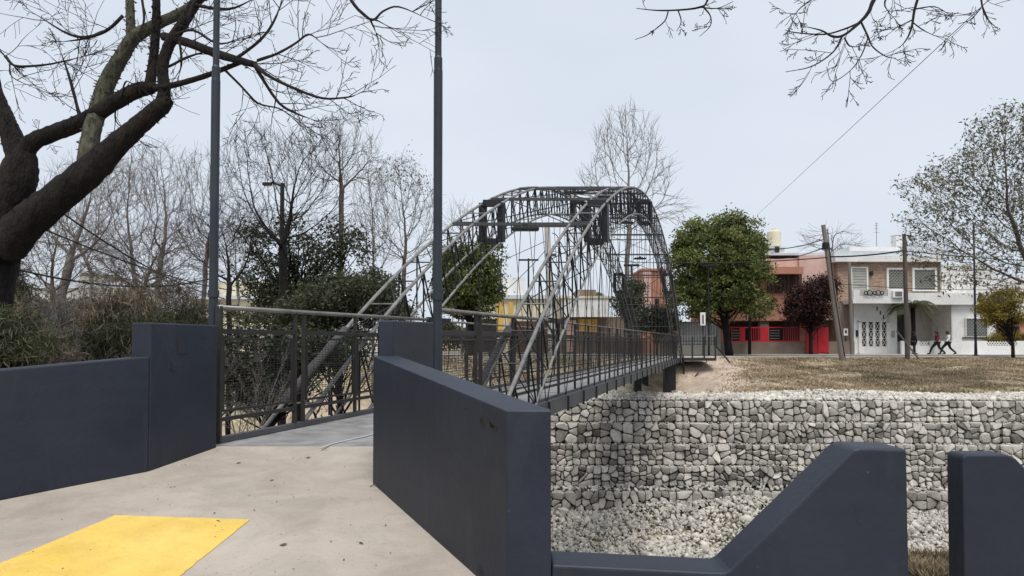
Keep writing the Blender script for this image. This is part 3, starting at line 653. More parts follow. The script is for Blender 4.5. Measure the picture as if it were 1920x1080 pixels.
# ------------------------------------------------------------------ gabion wall
def clip(poly, a, b, c):
    """keep points with a*x+b*y<=c"""
    o = []; n = len(poly)
    for i in range(n):
        p, q = poly[i], poly[(i + 1) % n]; dp = a * p[0] + b * p[1] - c; dq = a * q[0] + b * q[1] - c
        if dp <= 0: o.append(p)
        if dp * dq < 0: t = dp / (dp - dq); o.append((p[0] + (q[0] - p[0]) * t, p[1] + (q[1] - p[1]) * t))
    return o
rg = random.Random(11)
gw = empty('gabion_wall', (12, 32.4, -6.5), 'stepped gabion wall of caged grey stones along the far bank of the channel', 'gabion wall')
tiers = [(-2.73, -1.76, 32.35), (-3.70, -2.75, 32.15), (-4.66, -3.72, 31.95), (-5.58, -4.68, 31.75), (-6.75, -5.60, 30.75)]
BW = 1.03; stones = []; bask = []
for ti, (z0, z1, Yf) in enumerate(tiers):
    nb = int((39.5 + 3.4) / BW)
    for bi in range(nb):
        x0 = -3.4 + bi * BW + (0.25 if ti % 2 else 0); wv = BW; hv = z1 - z0
        bask.append((x0, z0, Yf, wv, hv))
        npt = rg.choice((7, 8, 9, 10, 11, 12)); pts = []
        cols_ = 3 if npt > 7 else 2; rows = 3 if npt < 11 else 4
        for a in range(cols_):
            for b in range(rows):
                pts.append((wv * (a + 0.5 + rg.uniform(-.34, .34)) / cols_, hv * (b + 0.5 + rg.uniform(-.34, .34)) / rows))
        if rg.random() < .5: pts.pop(rg.randrange(len(pts)))
        if rg.random() < .4: pts.append((rg.uniform(.1, .9) * wv, rg.uniform(.1, .9) * hv))
        for i, p in enumerate(pts):
            e_ = rg.uniform(-.03, .012); poly = [(e_, 0.015), (wv - e_, 0.012), (wv - e_, hv - rg.uniform(-.02, .03)), (e_, hv - rg.uniform(-.02, .03))]
            for j, q in enumerate(pts):
                if i != j:
                    a, b = q[0] - p[0], q[1] - p[1]; l = math.hypot(a, b) + 1e-6
                    poly = clip(poly, a / l, b / l, (a * (p[0] + q[0]) / 2 + b * (p[1] + q[1]) / 2) / l - rg.uniform(0.005, 0.022))
                    if len(poly) < 3: break
            if len(poly) < 3: continue
            # cut corners
            n = len(poly); cc = []
            for k in range(n):
                pv_, c_, nx_ = poly[k - 1], poly[k], poly[(k + 1) % n]; f = rg.uniform(.10, .32)
                cc.append((c_[0] + (pv_[0] - c_[0]) * f, c_[1] + (pv_[1] - c_[1]) * f)); f = rg.uniform(.10, .32)
                cc.append((c_[0] + (nx_[0] - c_[0]) * f, c_[1] + (nx_[1] - c_[1]) * f))
            poly = cc; n = len(poly)
            cx = sum(q[0] for q in poly) / n; cy = sum(q[1] for q in poly) / n
            ar = abs(sum(poly[k][0] * poly[(k + 1) % n][1] - poly[(k + 1) % n][0] * poly[k][1] for k in range(n))) / 2
            if ar < 0.008: continue
            sz = math.sqrt(ar); pr_ = rg.uniform(0.0, 0.06) + 0.05 * math.sin(math.pi * p[0] / wv) - .02
            tx, ty = rg.uniform(-.3, .3), rg.uniform(-.3, .3)
            def dep(x, y): return (x - cx) * tx + (y - cy) * ty
            vs = [(x0 + x, Yf + 0.16, z0 + y) for x, y in poly]
            vs += [(x0 + cx + (x - cx) * 0.99, Yf + 0.02 - pr_ + dep(x, y), z0 + cy + (y - cy) * .99) for x, y in poly]
            vs += [(x0 + cx + (x - cx) * 0.80, Yf - 0.025 - pr_ + dep(x, y) - sz * .04 + rg.uniform(-.008, .008), z0 + cy + (y - cy) * .80) for x, y in poly]
            vs += [(x0 + cx, Yf - 0.035 - pr_ - sz * .05, z0 + cy)]
            fs = []
            for k in range(n):
                k2 = (k + 1) % n; fs += [(k, k2, n + k2, n + k), (n + k, n + k2, 2 * n + k2, 2 * n + k), (2 * n + k, 2 * n + k2, 3 * n)]
            t = rg.gauss(0.60, 0.17)
            if rg.random() < 0.10: t = rg.uniform(0.0, 0.25)
            t += (0.10 if ti == 0 else 0) - (0.13 if ti == 4 else 0) + 0.07 * smooth(12, 22, x0) 
            vis = 1.8 < x0 + cx < 24.5
            stones.append((ar * (1 if vis else 0), (x0 + cx, Yf, z0 + cy), vs, fs, float(t)))
stones.sort(key=lambda s: -s[0])
def tint_set(me, t):
    at = me.attributes.new('tint', 'FLOAT', 'POINT'); at.data.foreach_set('value', np.asarray(t, dtype=np.float32))
for ar, c, vs, fs, t in stones[:300]:
    g = G(); cl = Vector(c); g.add([Vector(v) - cl for v in vs], fs); me = g.mesh('stone', 'stone'); tint_set(me, [t] * len(vs))
    link('stone', me, gw, cl - gw.location)
g = G(); ts = []
for ar, c, vs, fs, t in stones[300:]:
    g.add([Vector(v) - gw.location for v in vs], fs); ts += [t] * len(vs)
me = g.mesh('stone_fill', 'stone'); tint_set(me, ts); o = link('stone_fill', me, gw); o['kind'] = 'stuff'
for ti, (z0, z1, Yf) in enumerate(tiers):
    x0, x1 = -3.4, 40.0
    G().box(x0, x1, Yf + 0.10, Yf + 1.6, z0 - 0.05, z1 - 0.05).build('stone_core', 'fill', gw, fix=True)
bm_ = {}
for (x0, z0, Yf, wv, hv) in bask:
    key = round(hv, 2)
    if key not in bm_:
        g = G(); t = 0.004
        for z in (0, hv): g.box(0, wv, -0.075, -0.075 + t, z - t, z)
        for x in (0, wv): g.box(x - .011, x + .011, -0.085, -0.070, 0, hv)
        nn = 9
        for i in range(1, nn):
            g.box(wv * i / nn - .0015, wv * i / nn + .0015, -0.07, -0.067, 0, hv)
            g.box(0, wv, -0.072, -0.070, hv * i / nn - .0015, hv * i / nn + .0015)
        bm_[key] = g.mesh('gabion_basket', 'wire')
    link('gabion_basket', bm_[key], gw, Vector((x0, Yf, z0)) - gw.location)

# ------------------------------------------------------------------ loose rubble (uncountable)
ico_v = []; ph = (1 + 5 ** .5) / 2
for a, b in ((-1, ph), (1, ph), (-1, -ph), (1, -ph)): ico_v.append((a, b, 0))
for a, b in ((-1, ph), (1, ph), (-1, -ph), (1, -ph)): ico_v.append((0, a, b))
for a, b in ((ph, -1), (ph, 1), (-ph, -1), (-ph, 1)): ico_v.append((a, 0, b))
ico_v = np.array(ico_v, float); ico_v /= np.linalg.norm(ico_v[0])
ico_f = np.array([(0, 11, 5), (0, 5, 1), (0, 1, 7), (0, 7, 10), (0, 10, 11), (1, 5, 9), (5, 11, 4), (11, 10, 2), (10, 7, 6), (7, 1, 8),
                  (3, 9, 4), (3, 4, 2), (3, 2, 6), (3, 6, 8), (3, 8, 9), (4, 9, 5), (2, 4, 11), (6, 2, 10), (8, 6, 7), (9, 8, 1)])
def rocks(name, Cn, rad, m, rng, label, tb=0.55, flat=0.65):
    n = len(Cn); sc3 = np.stack([rng.uniform(.8, 1.7, size=(n, 1)), rng.uniform(.6, 1.1, size=(n, 1)), rng.uniform(.35, .8, size=(n, 1))], -1)
    V = np.clip(ico_v[None] * (1 + rng.uniform(-.34, .34, size=(n, 12, 1))), -.82, .82) * sc3
    q = rng.normal(size=(n, 4)); q /= np.linalg.norm(q, axis=1, keepdims=True); w_, x, y, z = q.T
    Rm = np.stack([1 - 2 * (y * y + z * z), 2 * (x * y - z * w_), 2 * (x * z + y * w_), 2 * (x * y + z * w_), 1 - 2 * (x * x + z * z), 2 * (y * z - x * w_),
                   2 * (x * z - y * w_), 2 * (y * z + x * w_), 1 - 2 * (x * x + y * y)], 1).reshape(n, 3, 3)
    mixr = 0.45
    V = np.einsum('nij,nkj->nki', Rm, V) * np.asarray(rad).reshape(-1, 1, 1) + np.asarray(Cn)[:, None, :]
    Fc = (ico_f[None] + (np.arange(n) * 12)[:, None, None]).reshape(-1, 3)
    t = np.clip(tb + rng.normal(0, 0.22, size=n), 0, 1)
    me = np_mesh(name, V.reshape(-1, 3), Fc, m, tint=np.repeat(t, 12)); o = link(name, me); return tag(o, label, kind='stuff')
rr = np.random.default_rng(5)
n = 25000; X = rr.uniform(-3, 39, n); Yv = rr.uniform(26.4, 31.0, n) + 0; Z = ground_h(X, Yv) + 0.05
mound = 0.55 * np.exp(-((X - 9.5) / 3.2) ** 2) * smooth(28, 30.6, Yv); Z = Z + mound + 0.10 * np.sin(X * 1.3) * np.sin(Yv * 1.9) + rr.uniform(0, .07, n)
tag(rocks('rubble', np.stack([X, Yv, Z], 1), 0.072 * rr.lognormal(0, 0.38, n) + 0.030 * (Yv < 27.4), 'rubble', rr, 'loose pale rubble spilling from the foot of the gabion wall to the water'), cat='rubble')
n = 8500; X = rr.uniform(-3, 39, n); Yv = 32.35 + rr.uniform(0.05, 1.0, n) ** 1.0 * (1.9 + 0.5 * np.sin(X * .5)); Z = np.interp(Yv, [32.4, 34.6], [-1.74, -1.48]) + 0.02
tag(rocks('rubble_edge', np.stack([X, Yv, Z], 1), 0.075 * rr.lognormal(0, 0.3, n), 'rubble', rr, 'strip of loose white stones along the top of the gabion wall', tb=0.78), cat='rubble')
n = 900; X = rr.uniform(-3, 27.5, n); Yv = rr.uniform(30.8, 31.75, n); Z = np.full(n, -5.58)
tag(rocks('rubble_ledge', np.stack([X, Yv, Z], 1), 0.085 * rr.lognormal(0, 0.25, n), 'rubble', rr, 'loose stones on the ledge above the lowest gabion row', tb=0.5), cat='rubble')
for ti in range(1, 4):
    n = 700; X = rr.uniform(-3, 27.5, n); Yv = tiers[ti][2] + rr.uniform(-.02, .2, n); Z = np.full(n, tiers[ti][1] + .0)
    tag(rocks('rubble_seam', np.stack([X, Yv, Z], 1), 0.045 * rr.lognormal(0, 0.3, n), 'rubble', rr, 'small stones packed along a seam between gabion tiers', tb=0.55), cat='rubble')
# a few stones and debris on the sand near the far abutment
n = 90; X = rr.uniform(7.5, 13.5, n); Yv = rr.uniform(34.6, 41, n); Z = ground_h(X, Yv) + 0.0
tag(rocks('pebbles', np.stack([X, Yv, Z], 1), 0.05 * rr.lognormal(0, 0.4, n), 'rubble', rr, 'scattered pebbles on the sandy scar by the far abutment', tb=0.45), cat='pebbles')

# ------------------------------------------------------------------ grass blades on the far bank
def blades(name, X, Y, h, m, rng, label, tb=0.5, spread=0.04):
    n = len(X); Z = ground_h(X, Y) - 0.03; a = rng.uniform(0, 2 * math.pi, n); dx, dy = np.cos(a) * spread, np.sin(a) * spread
    hh = h * rng.uniform(.5, 1.3, n); lx, ly = rng.normal(0, .6, n) * hh, rng.normal(0, .6, n) * hh
    V = np.stack([np.stack([X - dx, Y - dy, Z], 1), np.stack([X + dx, Y + dy, Z], 1), np.stack([X + lx, Y + ly, Z + hh], 1)], 1).reshape(-1, 3)
    t = tb + rng.uniform(-.3, .3, n) + 0.22 * np.sin(X * 1.1 + np.sin(Y * 2.2) * 1.5) * np.sin(Y * 1.7 + X * .3)
    me = np_mesh(name, V, np.arange(3 * n).reshape(-1, 3), m, tint=np.repeat(t, 3)); return tag(link(name, me), label, kind='stuff')
n = 90000; X = rr.uniform(9, 36, n); Yv = 34.3 + (45.0 - 34.3) * rr.uniform(0, 1, n)
sx = 0.315 * Yv - 1.4; keep = (X > sx + 2.2 + rr.normal(0, .9, n)) & (np.sin(X * .7 + 2 * np.sin(Yv * .55)) * np.sin(Yv * .9 + X * .23) + rr.normal(0, .25, n) < .62); X, Yv = X[keep], Yv[keep]
tag(blades('grass', X, Yv, 0.10, 'grass_blade', rr, 'dry brown and green turf on the far bank above the gabion wall'), cat='grass')
n = 30000; X = rr.uniform(-26, 5, n); Yv = rr.uniform(21, 45, n); keep = np.sin(X * .9 + Yv * .7) + rr.normal(0, .5, n) > 0.0
tag(blades('bank_weeds', X[keep], Yv[keep], 0.22, 'grass_blade', rr, 'weeds on the earth slope seen through the left arch', tb=0.25), cat='weeds')
n = 7000; X = rr.uniform(-11, -3.3, n); Yv = rr.uniform(7.0, 16, n)
tag(blades('straw', X, Yv, 0.20, 'grass_blade', rr, 'dry straw on the near bank left of the bridge', tb=0.75, spread=0.008), cat='weeds')
n = 5000; X = rr.uniform(14.5, 18, n); Yv = rr.uniform(24.6, 26.9, n)
V_ = blades('bed_weeds', X, Yv, 0.35, 'grass_blade', rr, 'green weeds in the channel bed seen through the parapet gap', tb=0.2); V_.location.z = 0.35; tag(V_, cat='weeds')

# ------------------------------------------------------------------ street and pavement on the far side
SY = 45.2
g = G(); g.box(-90, 110, SY, SY + 0.25, -0.3, 0.06); tag(g.build('kerb', 'concrete'), kind='structure', label='pale kerb of the far street')
g = G(); g.add([(-90, SY + .25, 0.0), (110, SY + .25, 0.0), (110, 50.6, 0.0), (-90, 50.6, 0.0)], [(0, 1, 2, 3)]); tag(g.build('street', 'asphalt'), kind='structure', label='asphalt street in front of the houses')
g = G(); g.box(-90, 110, 50.6, 54.0, -0.3, 0.04); tag(g.build('sidewalk', 'concrete'), kind='structure', label='pale sidewalk in front of the houses')

# ------------------------------------------------------------------ houses
def rect(g, px0, px1, py0, py1, Y, d): return g.box(hx(px0, Y), hx(px1, Y), Y, Y + d, hz(py1, Y), hz(py0, Y))
def hb(parent, name, m, px0, px1, py0, py1, Y, d, label=None):
    g = G(); rect(g, px0, px1, py0, py1, Y, d); return g.build(name, m, parent, fix=True, label=label)
H = 54.0
# --- white two-storey house
wh = empty('white_house', (hx(1700, H), H, 0.04), 'white two-storey house with brick upper floor and a balcony over the entrance', 'house')
gnd = 663.5
hb(wh, 'wall', 'plaster_white', 1601, 1682, 567, gnd, H, 6)          # entrance volume
hb(wh, 'wall', 'brick', 1572, 1766, 490, 567, H + 0.6, 8, 'brick upper wall')
hb(wh, 'wall', 'low_wall', 1572, 1600, 567, gnd, H + 0.3, 6, 'worn reddish strip wall')
hb(wh, 'wall', 'plaster_grey', 1682, 1782, 567.5, gnd, H + 2.6, 5, 'recessed wall toned grey for its shade')  # recess shade put into the colour, grey on an otherwise white house
hb(wh, 'wall', 'plaster_white', 1782, 1868, 571, gnd, H + 0.2, 6)
hb(wh, 'wall', 'plaster_white', 1766, 1868, 495, 567, H + 2.0, 6)
hb(wh, 'porch_roof', 'plaster_white', 1681, 1870, 549, 571, H - 0.2, 3)
hb(wh, 'cornice', 'plaster_white', 1568, 1772, 480, 490, H + 0.1, 8.5)
hb(wh, 'roof', 'metal_roof', 1566, 1776, 470, 479.8, H + 0.6, 8)
hb(wh, 'roof', 'metal_roof', 1700, 1775, 455, 470, H + 8, 6)
hb(wh, 'roof', 'plaster_white', 1595, 1690, 462, 470, H + 3, 5)
def window(par, px0, px1, py0, py1, Y, fr=6, shutter='shutter', grille=True, name='window'):
    g = G(); z0, z1 = hz(py1, Y), hz(py0, Y); x0, x1 = hx(px0, Y), hx(px1, Y); f = fr / F * Y * .5
    g.box(x0, x0 + f, Y - .12, Y + .02, z0, z1); g.box(x1 - f, x1, Y - .12, Y + .02, z0, z1)
    g.box(x0 + f, x1 - f, Y - .12, Y + .02, z1 - f, z1); g.box(x0 + f, x1 - f, Y - .15, Y + .02, z0, z0 + f * .6)
    wo_ = g.build(name, 'plaster_white', par, fix=True)
    off = par.location
    def sub(gg, nm, mm):
        gg.v = [(a - off.x, b - off.y, c - off.z) for a, b, c in gg.v]; return gg.build(nm, mm, wo_)
    nsl = 12
    sub(G().box(x0 + f, x1 - f, Y - 0.01, Y + .01, z0 + f * .6, z1 - f), 'pane', 'dark_opening')
    for i in range(nsl):
        za = z0 + f * .6 + (z1 - z0 - 1.6 * f) * i / nsl; hh = (z1 - z0 - 1.6 * f) / nsl
        sub(G().box(x0 + f, x1 - f, Y - 0.05, Y - .015, za, za + hh * .86), 'slat', shutter)
    if grille:
        g = G(); W_, H_ = x1 - x0 - 2 * f, z1 - z0 - 1.6 * f; st = 0.26; k = -int(H_ / st) - 1
        while k * st < W_:
            for s in (1, -1):
                a0 = k * st; pts = []
                xa, xb = max(a0, 0), min(a0 + H_, W_)
                if xb > xa:
                    p = [(xa, xa - a0), (xb, xb - a0)]
                    if s < 0: p = [(W_ - q, r_) for q, r_ in p]
                    g.bar((x0 + f + p[0][0], Y - .09, z0 + .6 * f + p[0][1]), (x0 + f + p[1][0], Y - .09, z0 + .6 * f + p[1][1]), 0.018, 0.018, up=(0, 1, 0))
            k += 1
        sub(g, 'grille', 'dark_opening')
    return wo_
window(wh, 1595, 1628, 500, 566, H + 0.58, 6, grille=False)
window(wh, 1663, 1700, 502, 546, H + 0.58, 7)
window(wh, 1711, 1757, 502, 546, H + 0.58, 8)
window(wh, 1809, 1851, 596, 632, H + 0.18, 3)
hb(wh, 'window_sill', 'rail_frame', 1806, 1853, 632.2, 634, H + 0.05, 0.14)
# balcony
bal = hb(wh, 'balcony', 'plaster_white', 1600, 1700, 561, 568.5, H - 1.3, 1.9)
def hbs(parent, base, name, m, px0, px1, py0, py1, Y, d):
    g = G(); rect(g, px0, px1, py0, py1, Y, d); o = base.location; g.v = [(a - o.x, b - o.y, c - o.z) for a, b, c in g.v]; return g.build(name, m, parent)
hbs(bal, wh, 'parapet', 'plaster_white', 1601, 1613, 543, 561, H - 1.28, .15)
hbs(bal, wh, 'parapet', 'plaster_white', 1666, 1699, 541, 561, H - 1.28, .15)
hbs(bal, wh, 'parapet', 'plaster_white', 1613, 1666, 555, 561, H - 1.28, .15)
hbs(bal, wh, 'railing_glass', 'shutter', 1613, 1666, 543, 555, H - 1.24, .03)
for px in (1625, 1632, 1641, 1648, 1655):
    g = G(); c = P(px, 549, H - 1.4); rr0 = 0.19 if px in (1632, 1648) else 0.14
    g.tube([c + Vector((rr0 * math.cos(q), 0, rr0 * math.sin(q))) for q in np.linspace(0, 2 * math.pi, 11)], 0.035, 5)
    o = wh.location; g.v = [(a - o.x, b - o.y, c_ - o.z) for a, b, c_ in g.v]; g.build('scroll_ornament', 'steel', bal)
ac = empty('air_conditioner', P(1686, 558, H - 1.5), 'white air conditioner unit on the face of the white balcony', 'air conditioner')
ac.location.y = H - 1.5
G().box(-0.42, 0.42, 0.0, 0.22, 0, 0.55).build('housing', 'plaster_white', ac, bevel=.02)
G().box(-0.26, 0.26, -0.015, -0.001, 0.1, 0.47).build('fan_grille', 'shutter', ac)
for i in range(5): G().box(-0.26, 0.26, -0.03, -0.016, 0.13 + .07 * i, 0.155 + .07 * i).build('louvre', 'fascia', ac)
# entrance door: four glazed leaves
dr = empty('door', (0, 0, 0)); dr.parent = wh
def dsub(name, m, px0, px1, py0, py1, Y, d): return hbs(dr, wh, name, m, px0, px1, py0, py1, Y, d)
dsub('frame', 'plaster_white', 1610, 1614, 602, gnd - 1, H - 0.12, .13); dsub('frame', 'plaster_white', 1664, 1668, 602, gnd - 1, H - 0.12, .13)
dsub('frame', 'plaster_white', 1610, 1668, 600, 603.5, H - 0.12, .13); dsub('lower_panel', 'plaster_white', 1614, 1664, 650, gnd - 1, H - 0.06, .07)
for i in range(4):
    a = 1614 + i * 12.6
    dsub('pane', 'dark_opening', a, a + 12.4, 604, 650, H - 0.02, .03)
    dsub('stile', 'plaster_white', a - .5, a + 2.2, 603.5, 650, H - 0.08, .05); dsub('stile', 'plaster_white', a + 10.4, a + 12.4, 603.5, 650, H - 0.08, .05)
    g = G()
    for j in range(3):
        pa, pb = 605 + j * 15, 605 + j * 15 + 14
        for s in (0, 1):
            A_ = P(a + 2.4, pa if s else pb, H - .06); B_ = P(a + 10.2, pb if s else pa, H - .06); g.bar(A_, B_, 0.03, 0.02, up=(0, 1, 0))
        g.bar(P(a + 2.4, pb + .5, H - .06), P(a + 10.2, pb + .5, H - .06), 0.03, 0.02, up=(0, 1, 0))
    o = wh.location; g.v = [(x - o.x, y - o.y, z - o.z) for x, y, z in g.v]; g.build('grille', 'plaster_white', dr)
dsub('step', 'concrete', 1612, 1670, 662.5, 664.6, H - 0.5, .5)
hb(wh, 'downpipe', 'plaster_grey', 1764, 1767, 491, 549, H + 0.45, .12); hb(wh, 'downpipe', 'plaster_grey', 1783.5, 1785.5, 571.5, 648, H + 0.08, .1)
hb(wh, 'meter_box', 'shutter', 1672, 1678, 620, 633, H - 0.06, .06)
hb(wh, 'wall_lamp', 'steel', 1634, 1639, 508, 516, H + 0.4, .18)
hb(wh, 'letter_box', 'steel', 1605.5, 1609.5, 619, 631, H - 0.08, .08)
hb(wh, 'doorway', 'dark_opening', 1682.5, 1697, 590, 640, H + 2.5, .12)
for s in range(3):
    hb(wh, 'crack_mark', 'fascia', 1644 + s * 6, 1646.5 + s * 6, 575 + s * 8, 582 + s * 8, H - 0.012, .012)
# rooftop tank behind
rt = empty('roof_tank', (hx(1687, H + 5), H + 5, hz(462, H + 5)), 'white boxy water tank on the roof of the white house', 'water tank')
G().box(-0.42, 0.42, -.4, .4, 0, 0.92).build('tank_body', 'plaster_white', rt, bevel=.04); G().box(-0.45, 0.45, -.43, .43, .921, .97).build('lid', 'metal_roof', rt)
# TV aerial
an = empty('antenna', (hx(1646, H + 4), H + 4, hz(464, H + 4)), 'thin television aerial on the roof of the white house', 'antenna')
G().tube([(0, 0, 0), (0, 0, 2.1)], 0.02, 5).build('mast', 'wire', an)
for z, l in ((1.3, .5), (1.6, .42), (1.85, .35), (2.05, .25)): G().tube([(-l / 2, 0, z), (l / 2, 0, z)], 0.012, 4).build('rod', 'wire', an)
# garden wall in front
gwl = empty('garden_wall', (hx(1790, 52.3), 52.3, 0.04), 'low white garden wall with lattice gaps in front of the white house', 'garden wall')
def gb(name, m, a, b, c, d_, dep=.2, yy=52.3): return hb(gwl, name, m, a, b, c, d_, yy, dep)
gb('wall_panel', 'plaster_white', 1690, 1925, 648, 665.3)
for a, b in ((1690, 1700), (1718, 1724), (1744, 1850), (1907, 1925)): gb('wall_panel', 'plaster_white', a, b, 639, 648)
for a, b in ((1724, 1744), (1850, 1907)):
    g = G(); x = a
    while x < b - 6:
        g.bar(P(x, 648, 52.35), P(x + 6, 640, 52.35), .05, .03, up=(0, 1, 0)); g.bar(P(x + 6, 648, 52.38), P(x, 640, 52.38), .05, .03, up=(0, 1, 0)); x += 5
    g.build('lattice', 'plaster_white', gwl, fix=True)
# --- salmon house
sh = empty('salmon_house', (hx(1480, H), H, 0.04), 'salmon pink two-storey house with dark wooden shutters behind a red fence', 'house')
hb(sh, 'wall', 'salmon_pale', 1500, 1571, 478, 600, H + 1.2, 8, 'pale pink upper wall')
hb(sh, 'wall', 'salmon', 1345, 1500, 515, 601, H + 0.8, 8)
hb(sh, 'wall', 'salmon_pale', 1345, 1500, 484, 501, H + 1.4, 8, 'pale pink upper wall')
hb(sh, 'wall', 'salmon', 1345, 1571, 601, gnd, H + 2.4, 6)
hb(sh, 'canopy', 'salmon', 1418, 1508, 500, 513, H - 0.3, 1.6)
hb(sh, 'roof', 'metal_roof', 1415, 1571, 474, 478, H + 1.3, 9)
w_ = hb(sh, 'window', 'wood_dark', 1440, 1505, 514, 548, H + 0.7, .1)
for i in range(9): hbs(w_, sh, 'shutter_board', 'wood_dark', 1441 + i * 7.1, 1446.6 + i * 7.1, 515, 547.5, H + 0.62, .07)
hbs(w_, sh, 'frame', 'dark_opening', 1458.5, 1460, 514.5, 548, H + 0.58, .1); hbs(w_, sh, 'frame', 'dark_opening', 1486.5, 1488, 514.5, 548, H + 0.58, .1)
hb(sh, 'doorway', 'dark_opening', 1370, 1425, 604, 640, H + 2.25, .1); hb(sh, 'doorway', 'dark_opening', 1442, 1500, 604, 640, H + 2.25, .1)  # near-black sheets; shade of the ground-floor recess put into their colour
hb(sh, 'pillar', 'low_wall', 1425, 1442, 602, 645, H + 1.0, .5)
wt_ = empty('roof_tank', (hx(1453, H + 6), H + 6, hz(462, H + 6)), 'cylindrical white water tank behind the salmon house roof', 'water tank')
G().tube([(0, 0, 0), (0, 0, 1.25), (0, 0, 1.4), (0, 0, 1.5)], [.58, .58, .40, .15], 20).build('tank_body', 'plaster_cream', wt_, smooth=False)
G().tube([(0, 0, 1.5), (0, 0, 1.56)], .18, 12).build('lid', 'plaster_white', wt_)
bx = empty('roof_room', (hx(1450, H + 6), H + 6, hz(478, H + 6)), 'white flat roof room behind the salmon house under the tank', 'building')
hb(bx, 'wall', 'plaster_white', 1415, 1482, 464, 479, H + 5.2, 3); hb(bx, 'roof', 'metal_roof', 1412, 1475, 461.5, 463.8, H + 5, 3.5)
hb(bx, 'window', 'dark_opening', 1455, 1463, 462, 473, H + 4.9, .1)
# red fence
fe = empty('red_fence', (hx(1450, 52.4), 52.4, 0.04), 'red metal fence with solid red gate on a low brown wall', 'fence')
def fe_(name, m, a, b, c, d_, dep=.06, yy=52.45): return hb(fe, name, m, a, b, c, d_, yy, dep)
fe_('low_wall', 'low_wall', 1347, 1534, 641, 664.5, .3, 52.4)
fe_('low_wall', 'low_wall', 1553, 1602, 640, 664.5, .3, 52.4)
for a, b in ((1387, 1397), (1427, 1441)): fe_('red_panel', 'red_paint', a, b, 613, 641)
fe_('gate', 'red_paint', 1511, 1553, 613, 662, .08, 52.3)
fe_('gate_panel', 'red_paint', 1534, 1553.5, 614.5, 660, .04, 52.24)
for a, b in ((620, 622), (634, 637)): fe_('gate_slot', 'dark_opening', 1520, 1527, a, b, .03, 52.24)
for a, b in ((1356, 1387), (1397, 1427), (1441, 1511)):
    fe_('fence_rail', 'red_paint', a, b, 613, 615, .05); fe_('fence_rail', 'red_paint', a, b, 638.5, 640.5, .05)
    x = a + 3
    while x < b - 1:
        if 1400 < x < 1427 or x > 1466 and x < 1500 or x < 1372: fe_('fence_bar', 'red_paint', x, x + 1.1, 615.2, 638.3, .03)
        x += 4.2
for a, b in ((1372, 1386), (1443, 1462), (1500, 1510)):
    for z in (619, 624, 629, 634): fe_('fence_slat', 'rail', a, b, z, z + 1.3, .03)
# small notice plates
np1 = empty('notice_plate', (hx(1586, H - .2), H - .2, 0.04), 'small white notice on the worn wall left of the white house door', 'sign')
hb(np1, 'plate', 'plaster_white', 1582, 1590, 616, 629, H - 0.2, .03); hb(np1, 'frame', 'steel', 1585, 1587, 629, 664, H - 0.17, .04)
hb(np1, 'pictogram', 'fascia', 1584, 1588, 619, 625, H - 0.21, .008)
# --- buildings behind the bridge
def bld(name, label, Y, parts, cat='building'):
    cx = sum((p[2] + p[3]) / 2 for p in parts) / len(parts); o = empty(name, (hx(cx, Y), Y, 0), label, cat)
    for nm, m, a, b, c, d_, dy, dep in parts: hb(o, nm, m, a, b, c, d_, Y + dy, dep)
    return o
bld('cream_house', 'low cream and yellow house behind the left arch of the bridge', 58, [
    ('wall', 'plaster_cream', 880, 1058, 560, 662, 0.0, 6), ('roof', 'metal_roof', 876, 1060, 553, 560, -.3, 7), ('roof_room', 'plaster_white', 920, 985, 520, 553, 3, 3),
    ('pillar', 'ochre', 932, 944, 566, 618, -.25, .25), ('pillar', 'ochre', 954, 962, 566, 618, -.25, .25), ('doorway', 'dark_opening', 885, 931, 598, 660, -.1, .1), ('doorway', 'wood_dark', 966, 1050, 602, 660, -.1, .1)], 'house')
bld('white_canopy_house', 'low building with a broad white fascia above a brown front, seen through the arches', 56, [
    ('fascia', 'plaster_white', 1056, 1142, 559, 594, -.6, 3), ('wall', 'low_wall', 1056, 1190, 594, 664, 0.6, 5), ('shutter', 'ochre', 1084, 1120, 598, 622, .45, .14),
    ('door', 'salmon_pale', 1060, 1080, 600, 660, .45, .14), ('cornice', 'plaster_cream', 1050, 1146, 555, 559, -.7, 3.2), ('roof_room', 'low_wall', 1082, 1118, 543, 556, 2.0, 3)], 'house')
bld('brick_tower_house', 'tall narrow brick red building behind the right arch', 60, [
    ('wall', 'salmon', 1205, 1250, 507, 664, 0, 5), ('side_wall', 'salmon_pale', 1205, 1222, 509, 600, -.1, .1), ('parapet', 'salmon', 1203, 1252, 503, 507, -.15, 5.3), ('window', 'dark_opening', 1228, 1236, 560, 578, -.05, .06)], 'building')
cf = empty('picket_wall', (hx(1315, 50.9), 50.9, 0.04), 'cream garden wall topped with grey-white pickets beyond the bridge end', 'fence')
hb(cf, 'wall_base', 'plaster_cream', 1240, 1345, 648, 665, 50.9, .3); hb(cf, 'wall_base', 'plaster_grey', 1345, 1351, 612, 665, 50.9, .4)
hb(cf, 'back_panel', 'plaster_grey', 1240, 1345, 603, 648, 51.4, .1)
x = 1241
while x < 1344: hb(cf, 'picket', 'plaster_white', x, x + 3.0, 606, 648, 50.95, .08); x += 5.2
hb(cf, 'top_rail', 'plaster_grey', 1240, 1345, 604, 606, 50.94, .12)
